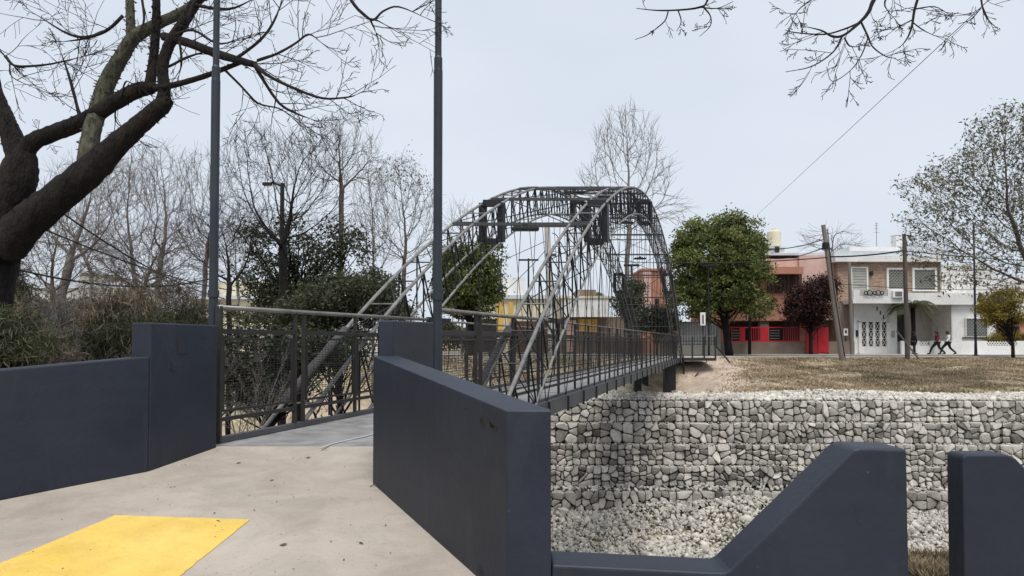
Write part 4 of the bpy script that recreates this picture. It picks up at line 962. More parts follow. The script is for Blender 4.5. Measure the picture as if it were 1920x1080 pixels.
# left background buildings
bld('pale_warehouse', 'long pale building behind the bare trees at far left', 60, [('wall', 'plaster_white', 30, 262, 540, 640, 0, 6), ('roof', 'metal_roof', 26, 266, 528, 540, -.4, 7), ('window', 'dark_opening', 70, 92, 566, 590, -.06, .08),
    ('window', 'dark_opening', 120, 142, 566, 590, -.06, .08), ('window', 'dark_opening', 180, 202, 566, 590, -.06, .08)])
bld('cream_block', 'cream building with a grey roof behind the left lamp post', 55, [('wall', 'plaster_cream', 355, 520, 560, 660, 0, 6), ('upper_wall', 'plaster_cream', 395, 505, 528, 556, .8, 5), ('roof', 'metal_roof', 350, 524, 554, 560.5, -.5, 3.0), ('window', 'dark_opening', 480, 500, 560.6, 590, -.05, .06),
    ('window', 'dark_opening', 425, 445, 572, 592, -.05, .06)])
bld('distant_tower', 'pale distant tower block seen through the bare trees at left', 160, [('wall', 'plaster_grey', 148, 178, 515, 640, 0, 12), ('roof', 'concrete', 147, 179, 511, 515, -.2, 13), ('window', 'fascia', 152, 158, 525, 560, -.2, .2), ('window', 'fascia', 166, 172, 525, 560, -.2, .2)])
bld('low_white_building', 'low white building beyond the trees between the two lamp posts', 60, [('wall', 'plaster_white', 560, 760, 585, 660, 0, 6), ('roof', 'metal_roof', 556, 764, 579, 585, -.3, 6.5), ('window', 'dark_opening', 600, 620, 600, 615, -.05, .06), ('window', 'dark_opening', 680, 700, 600, 615, -.05, .06)])
for q_, (a_, b_, c_, Yq) in enumerate([(-420, -60, 585, 75), (-60, 330, 596, 90), (520, 900, 600, 80), (1120, 1260, 590, 78), (1880, 2500, 575, 80)]):
    rq = np.random.default_rng(80 + q_); n = 9000; px_ = rq.uniform(a_, b_, n); hmax = hz(c_, Yq) * (0.75 + .25 * np.sin(px_ * .045 + q_) * np.sin(px_ * .017)); zz = hmax * rq.uniform(0, 1, n) ** .6
    Cq = np.stack([(px_ - 960) / F * Yq, Yq + rq.uniform(-2, 2, n), zz], 1)
    tag(link('distant_wood', leaves_mesh('distant_wood', Cq, .55, 'leaf_olive', rq, tint_base=.1 + .25 * np.sin(px_ * .06))), 'far-off low belt of dark trees behind the buildings', kind='stuff')
bld('red_roofed_house', 'reddish house at the right edge behind the small yellow tree', 58, [('wall', 'salmon', 1880, 2000, 600, 662, 0, 6), ('roof', 'low_wall', 1876, 2004, 590, 600, -.4, 7), ('wall', 'plaster_white', 1868, 1990, 520, 590, 4, 6), ('window', 'dark_opening', 1895, 1912, 612, 632, -.05, .06)], 'house')

# ------------------------------------------------------------------ poles, cables, lamps
def pole(name, px0, py0, px1, py1, Y, r0, r1, m, label, cat='utility pole'):
    a = P(px0, py0, Y); b = P(px1, py1, Y); a.z = ground_h(a.x, a.y).item() - .1; o = empty(name, a, label, cat)
    G().tube([(0, 0, 0), tuple(b - a)], [r0, r1], 10).build('shaft', m, o, smooth=False); return o, b
p1, p1t = pole('utility_pole', 1580, 672, 1546, 421, 43.5, 0.20, 0.13, 'pole_wood', 'leaning weathered wooden utility pole between the salmon and white houses')
G().tube([(0.02, -.2, 0.4), (p1t - p1.location) * .5 + Vector((0, -.22, 0)), (p1t - p1.location) * .97 + Vector((.15, -.15, 0))], 0.03, 5).build('riser_cable', 'cable', p1)
G().box(-.12, .12, -.2, .2, 7.1, 7.5).build('junction_box', 'steel', p1).location = ((p1t - p1.location).x * .9, 0, 0)
p2, p2t = pole('utility_pole', 1701, 672, 1698, 438, 44.0, 0.15, 0.115, 'pole_wood_dark', 'straight dark wooden utility pole in front of the recess of the white house')
p3, p3t = pole('concrete_pole', 1036, 668, 1026, 420, 46, 0.28, 0.19, 'concrete', 'thick pale concrete utility pole seen through the left arch')
G().box(-.35, .35, -.22, .22, 6.8, 6.95).build('collar', 'chord_dark', p3).location = (-.1, 0, 0)
for z in (5.2, 7.9): G().tube([(-.1 + .5 * math.cos(q), 0, z + .45 * math.sin(q)) for q in np.linspace(-1.4, 1.4, 8)], .03, 5).build('cable_loop', 'cable', p3)
p4, p4t = pole('utility_pole', 991, 668, 991, 484, 62, 0.10, 0.08, 'steel', 'distant thin pole with a short crossarm seen under the arches')
G().box(-.9, .9, -.06, .06, 8.35, 8.5).build('crossarm', 'steel', p4)
p5, p5t = pole('worn_post', 1597, 668, 1594, 492, 50.8, 0.14, 0.11, 'pole_wood', 'worn timber post close to the left corner of the white house')
gp = G().tube([P(1681, 620, 44), P(1722, 673, 43.2)], .05, 6).build('guy_stay', 'pole_wood_dark'); tag(gp, 'slanted stay leaning against the dark utility pole', 'pole')
# street lamps
def cyl_lamp(px, pyb, pyt, Y, label, pylan):
    a = P(px, pyb, Y); o = empty('street_lamp', a, label, 'street lamp'); h_ = hz(pyt, Y) - a.z; zl = hz(pylan, Y) - a.z
    G().tube([(0, 0, 0), (0, 0, 1.0), (0, 0, h_)], [.11, .08, .055], 10).build('pole', 'pole_paint', o, smooth=False)
    G().tube([(0, 0, 0), (0, 0, .12)], .2, 10).build('base', 'pole_paint', o)
    G().tube([(0, 0, zl), (0.4, 0, zl + .1)], .03, 6).build('arm', 'pole_paint', o)
    G().tube([(0.4, 0, zl - .5), (0.4, 0, zl - .35), (0.4, 0, zl + .05), (0.4, 0, zl + .15)], [.1, .24, .12, .05], 10).build('lantern', 'steel', o)
    return o
cyl_lamp(1829, 669, 420, 46.5, 'grey street lamp with a small dark lantern in front of the white house window', 553)
def t_lamp(px, pyt, Y, label, pyb=664):
    a = P(px, pyb, Y); a.z = 0; o = empty('street_lamp', a, label, 'street lamp'); h_ = hz(pyt, Y)
    G().tube([(0, 0, 0), (0, 0, h_)], [.08, .05], 8).build('pole', 'steel', o)
    G().box(-.5, .5, -.12, .12, h_, h_ + .14).build('lamp_head', 'steel', o, bevel=.03)
t_lamp(1184, 499, 47, 'street lamp with a flat T-shaped head seen inside the right arch')
t_lamp(1329, 500, 46.6, 'thin street lamp standing against the round evergreen tree')
a = P(1318, 664, 45.4); a.z = .05; sgn = empty('bus_stop_sign', a, 'white rectangular sign on a dark post beside the bridge end', 'sign')
G().tube([(0, 0, 0), (0, 0, 2.0)], .05, 8).build('post', 'steel', sgn); G().box(-.17, .17, -.03, .03, 2.0, 2.85).build('sign_plate', 'plaster_white', sgn, bevel=.01); G().box(-.05, .05, -.037, -.031, 2.1, 2.7).build('print', 'fascia', sgn)
a = P(527, 640, 22); a.z = -2.6; ll = empty('street_lamp', a, 'tall dark street lamp with a short arm among the bare trees at left', 'street lamp')
hh = hz(342, 22) + 2.6
G().tube([(0, 0, 0), (0, 0, hh)], [.09, .065], 10).build('pole', 'steel', ll); G().tube([(0, 0, hh - .1), (-.3, 0, hh + .03), (-.42, 0, hh - .02)], .04, 8).build('arm', 'steel', ll)
G().box(-.62, -.34, -.07, .07, hh - .07, hh + .02).build('lamp_head', 'steel', ll)
# cables
def cable(pts, r, label, sag=0.0, nseg=14):
    a, b = Vector(pts[0]), Vector(pts[1]); ps = []
    for i in range(nseg + 1):
        t = i / nseg; p = a.lerp(b, t); p.z -= sag * 4 * t * (1 - t); ps.append(p)
    return tag(G().tube(ps, r, 5).build('overhead_cable', 'cable', smooth=True), label, 'cable')
cable([P(1230, 492, 44), P(1557, 482, 43.4)], .035, 'thick overhead cable crossing the evergreen tree towards the leaning pole', .15)
cable([P(1557, 481, 43.4), P(1699, 469, 43.9)], .05, 'thick overhead cable between the leaning pole and the dark pole', .1)
cable([P(1422, 466, 50), P(1547, 448, 43.5)], .03, 'overhead cable from the salmon house roof to the leaning pole top', .25)
cable([P(1430, 482, 50), P(1549, 462, 43.5)], .03, 'lower overhead cable from the salmon house roof to the leaning pole', .35)
cable([P(1699, 470, 43.9), P(2010, 492, 44.5)], .03, 'overhead cable running right from the dark pole into the tree', .1)
cable([P(1550, 530, 43.6), P(1990, 540, 44)], .018, 'thin low cable crossing the white house brick front', .25)
cable([P(1700, 476, 43.9), P(2010, 512, 44.5)], .018, 'thin overhead cable below the main one right of the dark pole', .1)
cable([P(1900, -40, 14), P(1422, 402, 60)], .009, 'long thin wire slanting down across the sky at right', .0)
cable([P(60, 360, 11), P(420, 560, 20)], .016, 'upper black cable slanting down behind the near tree at left', .25)
cable([P(70, 425, 11), P(440, 545, 20)], .014, 'second black cable slanting behind the near tree at left', .15)
cable([P(10, 500, 10), P(420, 515, 16)], .016, 'sagging black cable behind the left lamp post', .28)
cable([P(420, 590, 20), P(760, 640, 30)], .014, 'thin cable sloping down behind the left handrail', .05)
cable([P(900, 580, 50), P(1022, 470, 46)], .022, 'cable rising to the concrete pole under the left arch', .3)
cable([P(800, 545, 50), P(1022, 452, 46)], .022, 'upper cable rising to the concrete pole under the left arch', .1)
cable([P(1035, 470, 46), P(1230, 492, 44)], .022, 'overhead cable running right from the concrete pole through the arches', .2)

# ------------------------------------------------------------------ leafy trees
def leafy(name, label, cat, px, Y, lobes, m, leaf, ncl, per, trunk_r, seed, trunk_top=None, clr=0.45, bark='bark', group=None, basez=None, aspect=.5, droop=0, lean=0, tb=.5, upward=.3, fork=.45):
    rng = np.random.default_rng(seed); rnd = random.Random(seed)
    b = P(px, 640, Y); b.z = ground_h(b.x, b.y).item() - .05 if basez is None else basez
    o = empty(name, b, label, cat, group)
    C, T = [], []
    vol = np.array([l[3] * l[4] * l[2] for l in lobes]); vol = vol / vol.sum()
    cen = []
    for l, v in zip(lobes, vol):
        k = max(3, int(ncl * v)); q = rng.normal(size=(k, 3)); q /= np.linalg.norm(q, axis=1, keepdims=True)
        rad = rng.uniform(0.3, 1.0, size=(k, 1)) ** .5 * np.where(rng.random((k, 1)) < .15, 1.22, 1.0); c = np.array(P(l[0], l[1], Y + l[5])) ; sc3 = np.array([l[3] / F * Y, l[2], l[4] / F * Y])
        cen.append(c + q * rad * sc3)
    cen = np.concatenate(cen)
    for c in cen:
        k = int(per * rng.uniform(.6, 1.4)); pts = c + rng.normal(size=(k, 3)) * clr * np.array([1, 1, .7]); C.append(pts); T.append(np.full(k, tb + rng.uniform(-.34, .34)))
    C = np.concatenate(C) - np.array(b); T = np.concatenate(T)
    link('crown', leaves_mesh('crown', C, leaf, m, rng, aspect=aspect, tint_base=T, droop=droop, up=upward), o)
    top_ = np.array([np.mean(cen[:, 0]), np.mean(cen[:, 1]), cen[:, 2].min() + (cen[:, 2].max() - cen[:, 2].min()) * fork]) - np.array(b)
    mid = top_ * .5 + np.array([lean, 0, 0])
    pts = spline([(0, 0, 0, trunk_r * 1.25), (mid[0], mid[1], mid[2], trunk_r), (top_[0], top_[1], top_[2], trunk_r * .55)], 5)
    G().tube([p[:3] for p in pts], [p[3] for p in pts], 9, wob=.06).build('trunk', bark, o, smooth=True)
    segs = []
    for c in cen[::max(1, len(cen) // 90)]:
        c = c - np.array(b); t = rnd.uniform(.35, 1); s = np.array(pts[int(t * (len(pts) - 1))][:3]); m1 = s * .5 + c * .5 + rng.normal(size=3) * .15 - np.array([0, 0, .1])
        r0 = trunk_r * .28; segs.append((*s, r0, *m1, r0 * .6)); segs.append((*m1, r0 * .6, *c, r0 * .2))
    link('branches', sticks_mesh('branches', segs, bark, 4), o); return o
# lobes: (px, py, depth radius m, rx px, rz px, dY)
leafy('evergreen_tree', 'large round dense evergreen tree right of the bridge end', 'tree', 1368, 48.5,
      [(1330, 470, 2.2, 58, 54, 0), (1268, 450, .9, 18, 22, 0), (1432, 560, .9, 16, 16, 0), (1300, 425, .9, 20, 16, 0), (1378, 412, .8, 20, 14, 0), (1385, 455, 2.0, 45, 48, .5), (1290, 500, 1.8, 36, 58, 0), (1400, 525, 2.2, 42, 50, -.3), (1350, 550, 2.0, 65, 45, 0), (1300, 560, 1.8, 45, 38, 0), (1418, 575, 1.4, 25, 22, -.6), (1352, 428, 1.3, 28, 22, 0)],
      'leaf_green', .20, 560, 90, .22, 21, clr=.27, tb=.6)
leafy('willow_tree', 'small light green drooping tree behind the round evergreen', 'tree', 1405, 51.5, [(1402, 455, 1.0, 26, 22, 0), (1422, 465, .8, 14, 22, 0)], 'leaf_lime', .2, 70, 50, .1, 22, clr=.25, droop=1)
leafy('evergreen_tree', 'dense olive green tree behind the right lamp post', 'tree', 885, 46, [(880, 520, 2.0, 58, 55, 0), (910, 480, 1.5, 32, 32, 0), (850, 480, 1.5, 30, 28, 0), (900, 560, 1.6, 40, 35, 0), (845, 550, 1.6, 32, 45, 0)],
      'leaf_green', .22, 330, 70, .2, 23, clr=.30, tb=.38)
leafy('maroon_tree', 'dark maroon leafed tree in front of the salmon house', 'tree', 1520, 51.6, [(1520, 560, 1.4, 42, 34, 0), (1540, 540, 1.2, 26, 24, 0), (1495, 580, 1.2, 24, 24, 0), (1530, 590, 1.2, 30, 20, 0)],
      'leaf_maroon', .19, 190, 70, .12, 24, clr=.26)
leafy('yellow_tree', 'small yellow-green tree on the far sidewalk at the right edge', 'tree', 1899, 44.4, [(1868, 575, .9, 26, 28, 0), (1893, 560, .9, 26, 20, 0), (1905, 590, .8, 18, 16, 0), (1852, 590, .6, 12, 16, 0)],
      'leaf_yellow', .14, 150, 60, .09, 25, clr=.22, lean=.25, fork=.2)
leafy('dark_bush', 'dark climbing bush on the garden wall beyond the bridge', 'bush', 1232, 50.2, [(1225, 595, .8, 40, 18, 0), (1250, 600, .8, 22, 22, 0), (1200, 610, .8, 24, 14, 0)], 'leaf_dark', .18, 120, 60, .08, 26, clr=.25)
leafy('street_tree', 'leafy dark tree seen through the middle of the arches', 'tree', 1180, 53, [(1182, 555, 1.0, 24, 26, 0), (1178, 580, 1.0, 24, 18, 0), (1192, 535, .8, 12, 14, 0)], 'leaf_dark', .2, 90, 50, .1, 27, clr=.26, tb=.65)
leafy('hedge_bush', 'round clipped hedge with yellow tips behind the garden wall', 'hedge', 1885, 53.2, [(1890, 632, .8, 30, 11, 0), (1862, 637, .6, 14, 8, 0), (1915, 630, .7, 16, 12, 0)], 'leaf_yellow', .11, 130, 50, .05, 28, clr=.14, tb=.35)
leafy('vine_tree', 'ivy covered dark tree between the bare trees at left', 'tree', 560, 23, [(505, 520, 1.3, 55, 50, 0), (585, 480, 1.3, 60, 45, 0), (640, 440, .9, 36, 26, 0), (560, 560, 1.5, 80, 40, 0), (665, 470, .8, 40, 26, 0), (480, 450, .9, 30, 40, 0), (540, 420, .8, 36, 22, 0)],
      'leaf_dark', .11, 330, 42, .16, 29, clr=.18, basez=-2.5, tb=.45)
leafy('olive_shrub', 'olive and rust coloured shrub mass behind the left handrail', 'shrub', 640, 16.5, [(640, 560, 1.3, 75, 42, 0), (700, 545, 1.2, 40, 34, 0), (590, 590, 1.2, 60, 30, 0), (735, 585, 1.0, 30, 24, 0), (480, 600, .8, 50, 14, 0)],
      'leaf_olive', .085, 420, 50, .06, 30, clr=.14, basez=-2.0, tb=.1)
leafy('riverside_shrub', 'dark green shrub low behind the left railing panel', 'shrub', 490, 14, [(470, 660, .8, 55, 50, 0), (560, 660, .9, 60, 50, .5), (500, 720, .8, 80, 30, 0), (640, 640, .9, 50, 30, 1)],
      'leaf_dark', .09, 260, 44, .07, 31, clr=.15, basez=-1.4, tb=.5)
leafy('brown_thicket', 'brown leafy thicket rising behind the long left wall', 'shrub', 150, 11.5, [(185, 630, .9, 85, 55, 0), (100, 660, .9, 80, 50, 0), (230, 590, .7, 35, 45, 0), (30, 620, .9, 60, 60, 0), (-40, 640, 1.0, 60, 60, 0)],
      'leaf_brown', .20, 560, 50, .03, 32, clr=.16, basez=-1.0, aspect=.06, droop=1.2, tb=.5, bark='twig_brown')
leafy('dark_shrub', 'dark olive shrub in the shade behind the left concrete block', 'shrub', 235, 10.5, [(200, 660, .6, 70, 40, 0), (300, 640, .7, 60, 40, .5), (350, 610, .6, 40, 30, 1), (70, 690, .6, 80, 26, 0), (-30, 560, .9, 50, 60, 1)],
      'leaf_olive', .20, 330, 44, .03, 33, clr=.14, basez=-1.0, tb=.15, aspect=.05, droop=1.2)
leafy('green_shrub', 'greyish green shrub at the left edge behind the wall', 'shrub', 20, 7.3, [(15, 625, .4, 45, 34, 0), (70, 655, .4, 50, 26, 0), (-40, 640, .5, 60, 60, 0)],
      'leaf_olive', .09, 240, 40, .03, 34, clr=.10, basez=-.6, tb=.2, aspect=.12, droop=.6)

# palms
def palm(name, label, px, Y, h_, nf, fl, seed, m='leaf_dark'):
    rnd = random.Random(seed); b = P(px, 640, Y); b.z = 0.03; o = empty(name, b, label, 'palm')
    G().tube([(0, 0, 0), (.03, 0, h_ * .5), (0, 0, h_)], [.2, .15, .17], 9, wob=.1).build('trunk', 'bark', o, smooth=True)
    for i in range(nf):
        a = 2 * math.pi * i / nf + rnd.uniform(-.2, .2); e = rnd.uniform(.1, 1.1); L_ = fl * rnd.uniform(.8, 1.1); V = []; Fq = []
        dv = Vector((math.cos(a), math.sin(a), 0)); sd_ = Vector((-math.sin(a), math.cos(a), 0)); pts = []
        for j in range(13):
            t = j / 12; p = Vector((0, 0, h_)) + dv * (L_ * t * math.cos(e * .6)) + Vector((0, 0, L_ * (math.sin(e) * t - 1.05 * t * t))); pts.append(p)
        g = G(); g.tube(pts, [.03 * (1 - .8 * j / 12) for j in range(13)], 4)
        for j in range(1, 13):
            for s in (-1, 1):
                for q in (0, .5):
                    p = pts[j - 1].lerp(pts[j], q); l2 = L_ * .28 * math.sin(math.pi * min(.95, .15 + j / 14)); tip = p + sd_ * (s * l2 * .8) + dv * l2 * .4 + Vector((0, 0, -l2 * .45))
                    k = len(g.v); g.v += [tuple(p - dv * .035), tuple(p + dv * .035), tuple(tip)]; g.f.append((k, k + 1, k + 2))
        me = g.mesh('frond', m); tint_set(me, [rnd.uniform(.3, .8)] * len(me.vertices)); link('frond', me, o)
    return o
palm('palm_tree', 'dark drooping palm in the recess of the white house', 1712, 52.9, 3.7, 34, 2.3, 1, 'leaf_olive')
palm('palm_tree', 'small green palm seen through the arches behind the white fascia', 1112, 60, 5.0, 14, 1.6, 2, 'leaf_green')
palm('palm_tree', 'brownish palm seen through the arches beside the green one', 1137, 60.5, 4.6, 14, 1.6, 3, 'leaf_olive')

# ------------------------------------------------------------------ bare background trees
def bare(name, label, px, Y, base_z, top_py, m, seed, cfg=None, stems=1, spread=.25, r=.16, group='bare trees beyond the bridge', lean=0.0, hk=.80, leaf=None):
    rnd = random.Random(seed); b = P(px, 640, Y); b.z = base_z
    H_ = hz(top_py, Y) - base_z; o = empty(name, b, label, 'tree', None)
    c = dict(n=8, wander=.075, trop=(.02, .07, .05, .03), kids=(2, 2, 2, 1), kidlen=.52, kidang=(18, 48), prob=.72, minr=.006 * Y / 25, maxlvl=3, bare=2, kidr=.55)
    if cfg: c.update(cfg)
    segs, tips = [], []; tr = G()
    for s in range(stems):
        a = 2 * math.pi * (s + .35) / stems + rnd.uniform(-.3, .3) if stems > 1 else 0
        d = Vector((math.cos(a) * spread * rnd.uniform(.5, 1.2) + lean, math.sin(a) * spread * .6, 1)).normalized()
        grow(segs, tips, Vector((rnd.gauss(0, .05), rnd.gauss(0, .05), 0)), d, H_ * hk * rnd.uniform(.8, 1.1), r * (1 if stems < 2 else .8), 0, c, rnd)
    big = [s for s in segs if s[3] > r * .35]; sm = [s for s in segs if s[3] <= r * .35]
    link('trunk', sticks_mesh('trunk', big, m, 7), o)
    if sm: link('crown', sticks_mesh('crown', sm, m, 3), o)
    if leaf:
        rng = np.random.default_rng(seed); T = np.array(tips); T = T[T[:, 2] > H_ * leaf[2]] ; T = np.repeat(T, leaf[1], axis=0) + rng.normal(size=(len(T) * leaf[1], 3)) * leaf[3]
        link('foliage', leaves_mesh('foliage', T, leaf[4], leaf[0], rng, aspect=.35, droop=.5), o)
    return o, len(segs)
def colonize(lobes, start, Y, seed, natt=900, step=None, up=.12, kill=1.6, jit=.12):
    """branch skeleton grown towards points spread through the crown lobes; returns nodes, parents"""
    rng = np.random.default_rng(seed); A = []
    vol = np.array([l[2] * l[3] * l[4] for l in lobes], float); vol /= vol.sum()
    for l, v in zip(lobes, vol):
        k = max(6, int(natt * v)); q = rng.normal(size=(k, 3)); q /= np.linalg.norm(q, axis=1, keepdims=True); q *= rng.uniform(0, 1, size=(k, 1)) ** (1 / 2.4)
        A.append(np.array(P(l[0], l[1], Y)) + q * np.array([l[3] / F * Y, l[2], l[4] / F * Y]))
    A = np.concatenate(A); step = step or Y * .0085
    N = [np.array(s_, float) for s_ in start]; par = [-1] + list(range(len(start) - 1)); dirs = [np.array([0, 0, 1.0])] * len(N)
    Nn = np.array(N); d = np.linalg.norm(A[:, None] - Nn[None], axis=2); near = d.argmin(1); nd = d.min(1); alive = np.ones(len(A), bool)
    for it in range(150):
        idx = np.where(alive)[0]
        if len(idx) == 0: break
        new = []
        for n_ in np.unique(near[idx]):
            m_ = idx[near[idx] == n_]; v = A[m_] - N[n_]; v = (v / np.linalg.norm(v, axis=1, keepdims=True)).sum(0); v /= np.linalg.norm(v) + 1e-9
            v = v + .45 * dirs[n_] + np.array([0, 0, up]) + rng.normal(size=3) * jit; v /= np.linalg.norm(v); p = N[n_] + v * step; new.append((p, n_, v))
        b0 = len(N)
        for p, n_, v in new: N.append(p); par.append(int(n_)); dirs.append(v)
        Q = np.array([x[0] for x in new]); d = np.linalg.norm(A[idx][:, None] - Q[None], axis=2); j = d.argmin(1); dm = d.min(1); upd = dm < nd[idx]
        near[idx[upd]] = b0 + j[upd]; nd[idx[upd]] = dm[upd]; alive[nd < step * kill] = False
        if len(N) > 9000: break
    return N, par, dirs
def bare2(name, label, Y, bz, start_px, lobes, m, seed, rt, natt=900, twig=3, up=.12, leaf=None, cat='tree', rmin=None, tl=1.6, trunkmat=None):
    rnd = random.Random(seed); st = []
    for i, (a_, b_) in enumerate(start_px): st.append(P(a_, b_, Y))
    base = Vector((st[0].x, Y, bz)); full = [base]
    for q in st:
        n_ = max(1, int((q - full[-1]).length / (Y * .012))); p0 = full[-1]
        for k in range(1, n_ + 1): full.append(p0.lerp(q, k / n_) + Vector((rnd.gauss(0, .01), rnd.gauss(0, .01), 0)) * Y * .05)
    N, par, dirs = colonize(lobes, full, Y, seed, int(natt * 6), up=up); n = len(N); acc = [0.0] * n; kids = [0] * n; step = Y * .0085
    rmin = rmin or .0056 * Y / 25
    for i in range(n - 1, -1, -1):
        if acc[i] == 0: acc[i] = rmin ** 2.3
        if par[i] >= 0: acc[par[i]] += acc[i]; kids[par[i]] += 1
    r = [a_ ** (1 / 2.3) for a_ in acc]; rt *= .72; f = rt / r[0]; g_ = math.log(max(f, .2)) / math.log(max(r[0] / rmin, 2))
    r = [q * (q / rmin) ** g_ for q in r]; o = empty(name, base, label, cat); B = base
    segs = []
    for i in range(1, n):
        p, q = N[par[i]], N[i]; segs.append((p[0] - B.x, p[1] - B.y, p[2] - B.z, min(r[par[i]], r[i] * 1.5), q[0] - B.x, q[1] - B.y, q[2] - B.z, r[i]))
    big = [q for q in segs if q[7] > rt * .22]; sm = [q for q in segs if q[7] <= rt * .22]; tips = []
    for i in range(len(full), n):
        if r[i] < rmin * 5:
            for _ in range(twig if kids[i] == 0 else (2 if rnd.random() < .5 else 1)):
                d = Vector(dirs[i]); ax = d.cross(Vector((rnd.gauss(0, 1), rnd.gauss(0, 1), rnd.gauss(0, 1)))).normalized(); d = Matrix.Rotation(R(rnd.uniform(12, 48)), 3, ax) @ d
                p = Vector(N[i]) - B
                for k in range(2):
                    q = p + d * (step * tl * rnd.uniform(.5, 1.1)); sm.append((p.x, p.y, p.z, rmin * (1 - .25 * k), q.x, q.y, q.z, rmin * (.75 - .25 * k))); p = q; d = (d + Vector((rnd.gauss(0, .15), rnd.gauss(0, .15), .14))).normalized(); tips.append(tuple(p))
    link('trunk', sticks_mesh('trunk', big or segs[:3], trunkmat or m, 7), o); link('crown', sticks_mesh('crown', sm, m, 3), o)
    if leaf:
        rng = np.random.default_rng(seed); T = np.array(tips); zc = hz(leaf[2], Y) - B.z; T = T[T[:, 2] > zc] if leaf[2] else T
        T = np.repeat(T, leaf[1], axis=0) + rng.normal(size=(len(T) * leaf[1], 3)) * leaf[3]; tb = .5 + .28 * np.sin(T[:, 0] * 1.1) * np.sin(T[:, 2] * 1.3 + T[:, 1])
        link('foliage', leaves_mesh('foliage', T, leaf[4], leaf[0], rng, aspect=.32, droop=.5, tint_base=tb), o)
    return o
bare2('bare_tree', 'leaning tan bare tree just right of the near trunk', 16, -1.5, [(112, 560), (128, 490)], [(150, 360, 1, 60, 60), (200, 350, 1, 50, 60), (80, 420, 1, 50, 50), (180, 450, .9, 60, 40)], 'twig_grey', 41, .14, 700)
bare2('bare_tree', 'thin grey bare tree with a wispy crown left of the left lamp post', 19, -2, [(255, 580), (252, 530)], [(240, 360, 1.2, 60, 72), (225, 450, 1.1, 60, 50)], 'twig_mauve', 42, .09, 700)
bare2('bare_tree', 'wispy grey bare tree directly left of the left lamp post', 21, -2, [(295, 580), (293, 535)], [(300, 345, 1.2, 62, 72), (320, 430, 1.1, 60, 60)], 'twig_grey', 43, .11, 700)
bare2('bare_tree', 'mauve grey bare tree behind the left lamp post', 22, -2, [(378, 600), (382, 560)], [(385, 350, 1.2, 48, 66), (370, 440, 1.1, 60, 60), (430, 430, 1, 50, 50)], 'twig_mauve', 44, .10, 700)
bare2('bare_tree', 'dark many branched bare tree with ivy between the lamp posts', 20, -2.2, [(530, 590), (529, 555)], [(480, 300, 1.3, 66, 66), (560, 320, 1.3, 56, 74), (455, 400, 1, 52, 60), (600, 400, 1.1, 66, 60), (615, 300, 1, 40, 70), (530, 420, 1.1, 60, 50)], 'twig', 45, .17, 1300, trunkmat='bark')
bare2('bare_tree', 'tall upright bare tree behind the ivy covered tree', 25, -2.2, [(637, 560), (640, 450)], [(640, 285, 1.3, 50, 72), (685, 300, 1.1, 32, 58), (600, 290, 1.1, 36, 55)], 'twig_brown', 46, .13, 800, up=.25)
bare2('bare_tree', 'multi-stemmed bare tree left of the right lamp post', 27, -2, [(756, 590), (756, 575)], [(752, 370, 1.4, 48, 66), (790, 410, 1.2, 38, 66), (712, 420, 1.2, 36, 58), (760, 470, 1.2, 60, 30)], 'twig_brown', 47, .12, 700, up=.2, leaf=('leaf_olive', 2, 350, .14, .11))
bare2('bare_tree', 'tall bare tree with an upright fan of branches behind the arch crown', 60, 0, [(1176, 560), (1176, 500)], [(1142, 285, 2.2, 30, 66), (1176, 265, 2.4, 32, 66), (1212, 285, 2.2, 32, 62), (1238, 330, 2, 24, 40), (1110, 350, 2, 20, 40), (1255, 395, 2, 34, 26), (1180, 400, 2, 60, 40)], 'twig_grey', 48, .30, 1100, up=.30, rmin=.016)
bare2('bare_tree', 'low bare tree behind the roof of the white house', 72, 0, [(1560, 560), (1560, 500)], [(1555, 455, 2.5, 48, 24), (1590, 462, 2, 24, 20)], 'twig_grey', 49, .2, 400, rmin=.018)
bare2('bare_tree', 'small pale bare tree beyond the far bank left of the arches', 34, -1.5, [(445, 640), (446, 560)], [(440, 480, 1.3, 56, 50)], 'twig_grey', 50, .10, 400)
bare2('bare_tree', 'slender bare tree peeking past the right lamp post', 52, -1, [(866, 600), (864, 500)], [(862, 430, 1.6, 30, 50)], 'twig_mauve', 51, .12, 300)
bare2('feathery_tree', 'large feathery half bare tree leaning in from the right edge', 34, -.8, [(1990, 640), (1960, 560)], [(1885, 265, 2.0, 52, 62), (1810, 345, 2, 62, 56), (1762, 420, 1.5, 58, 36), (1900, 390, 2, 60, 70), (1838, 470, 1.5, 70, 44), (1725, 352, 1, 34, 26), (1735, 470, 1, 34, 30), (1880, 520, 1.2, 60, 40), (1965, 300, 2, 60, 90), (1790, 515, 1, 44, 30), (1950, 440, 1.5, 60, 60)],
      'twig_brown', 61, .26, 1500, up=.02, leaf=('leaf_olive', 2, 0, .16, .20), tl=1.2)
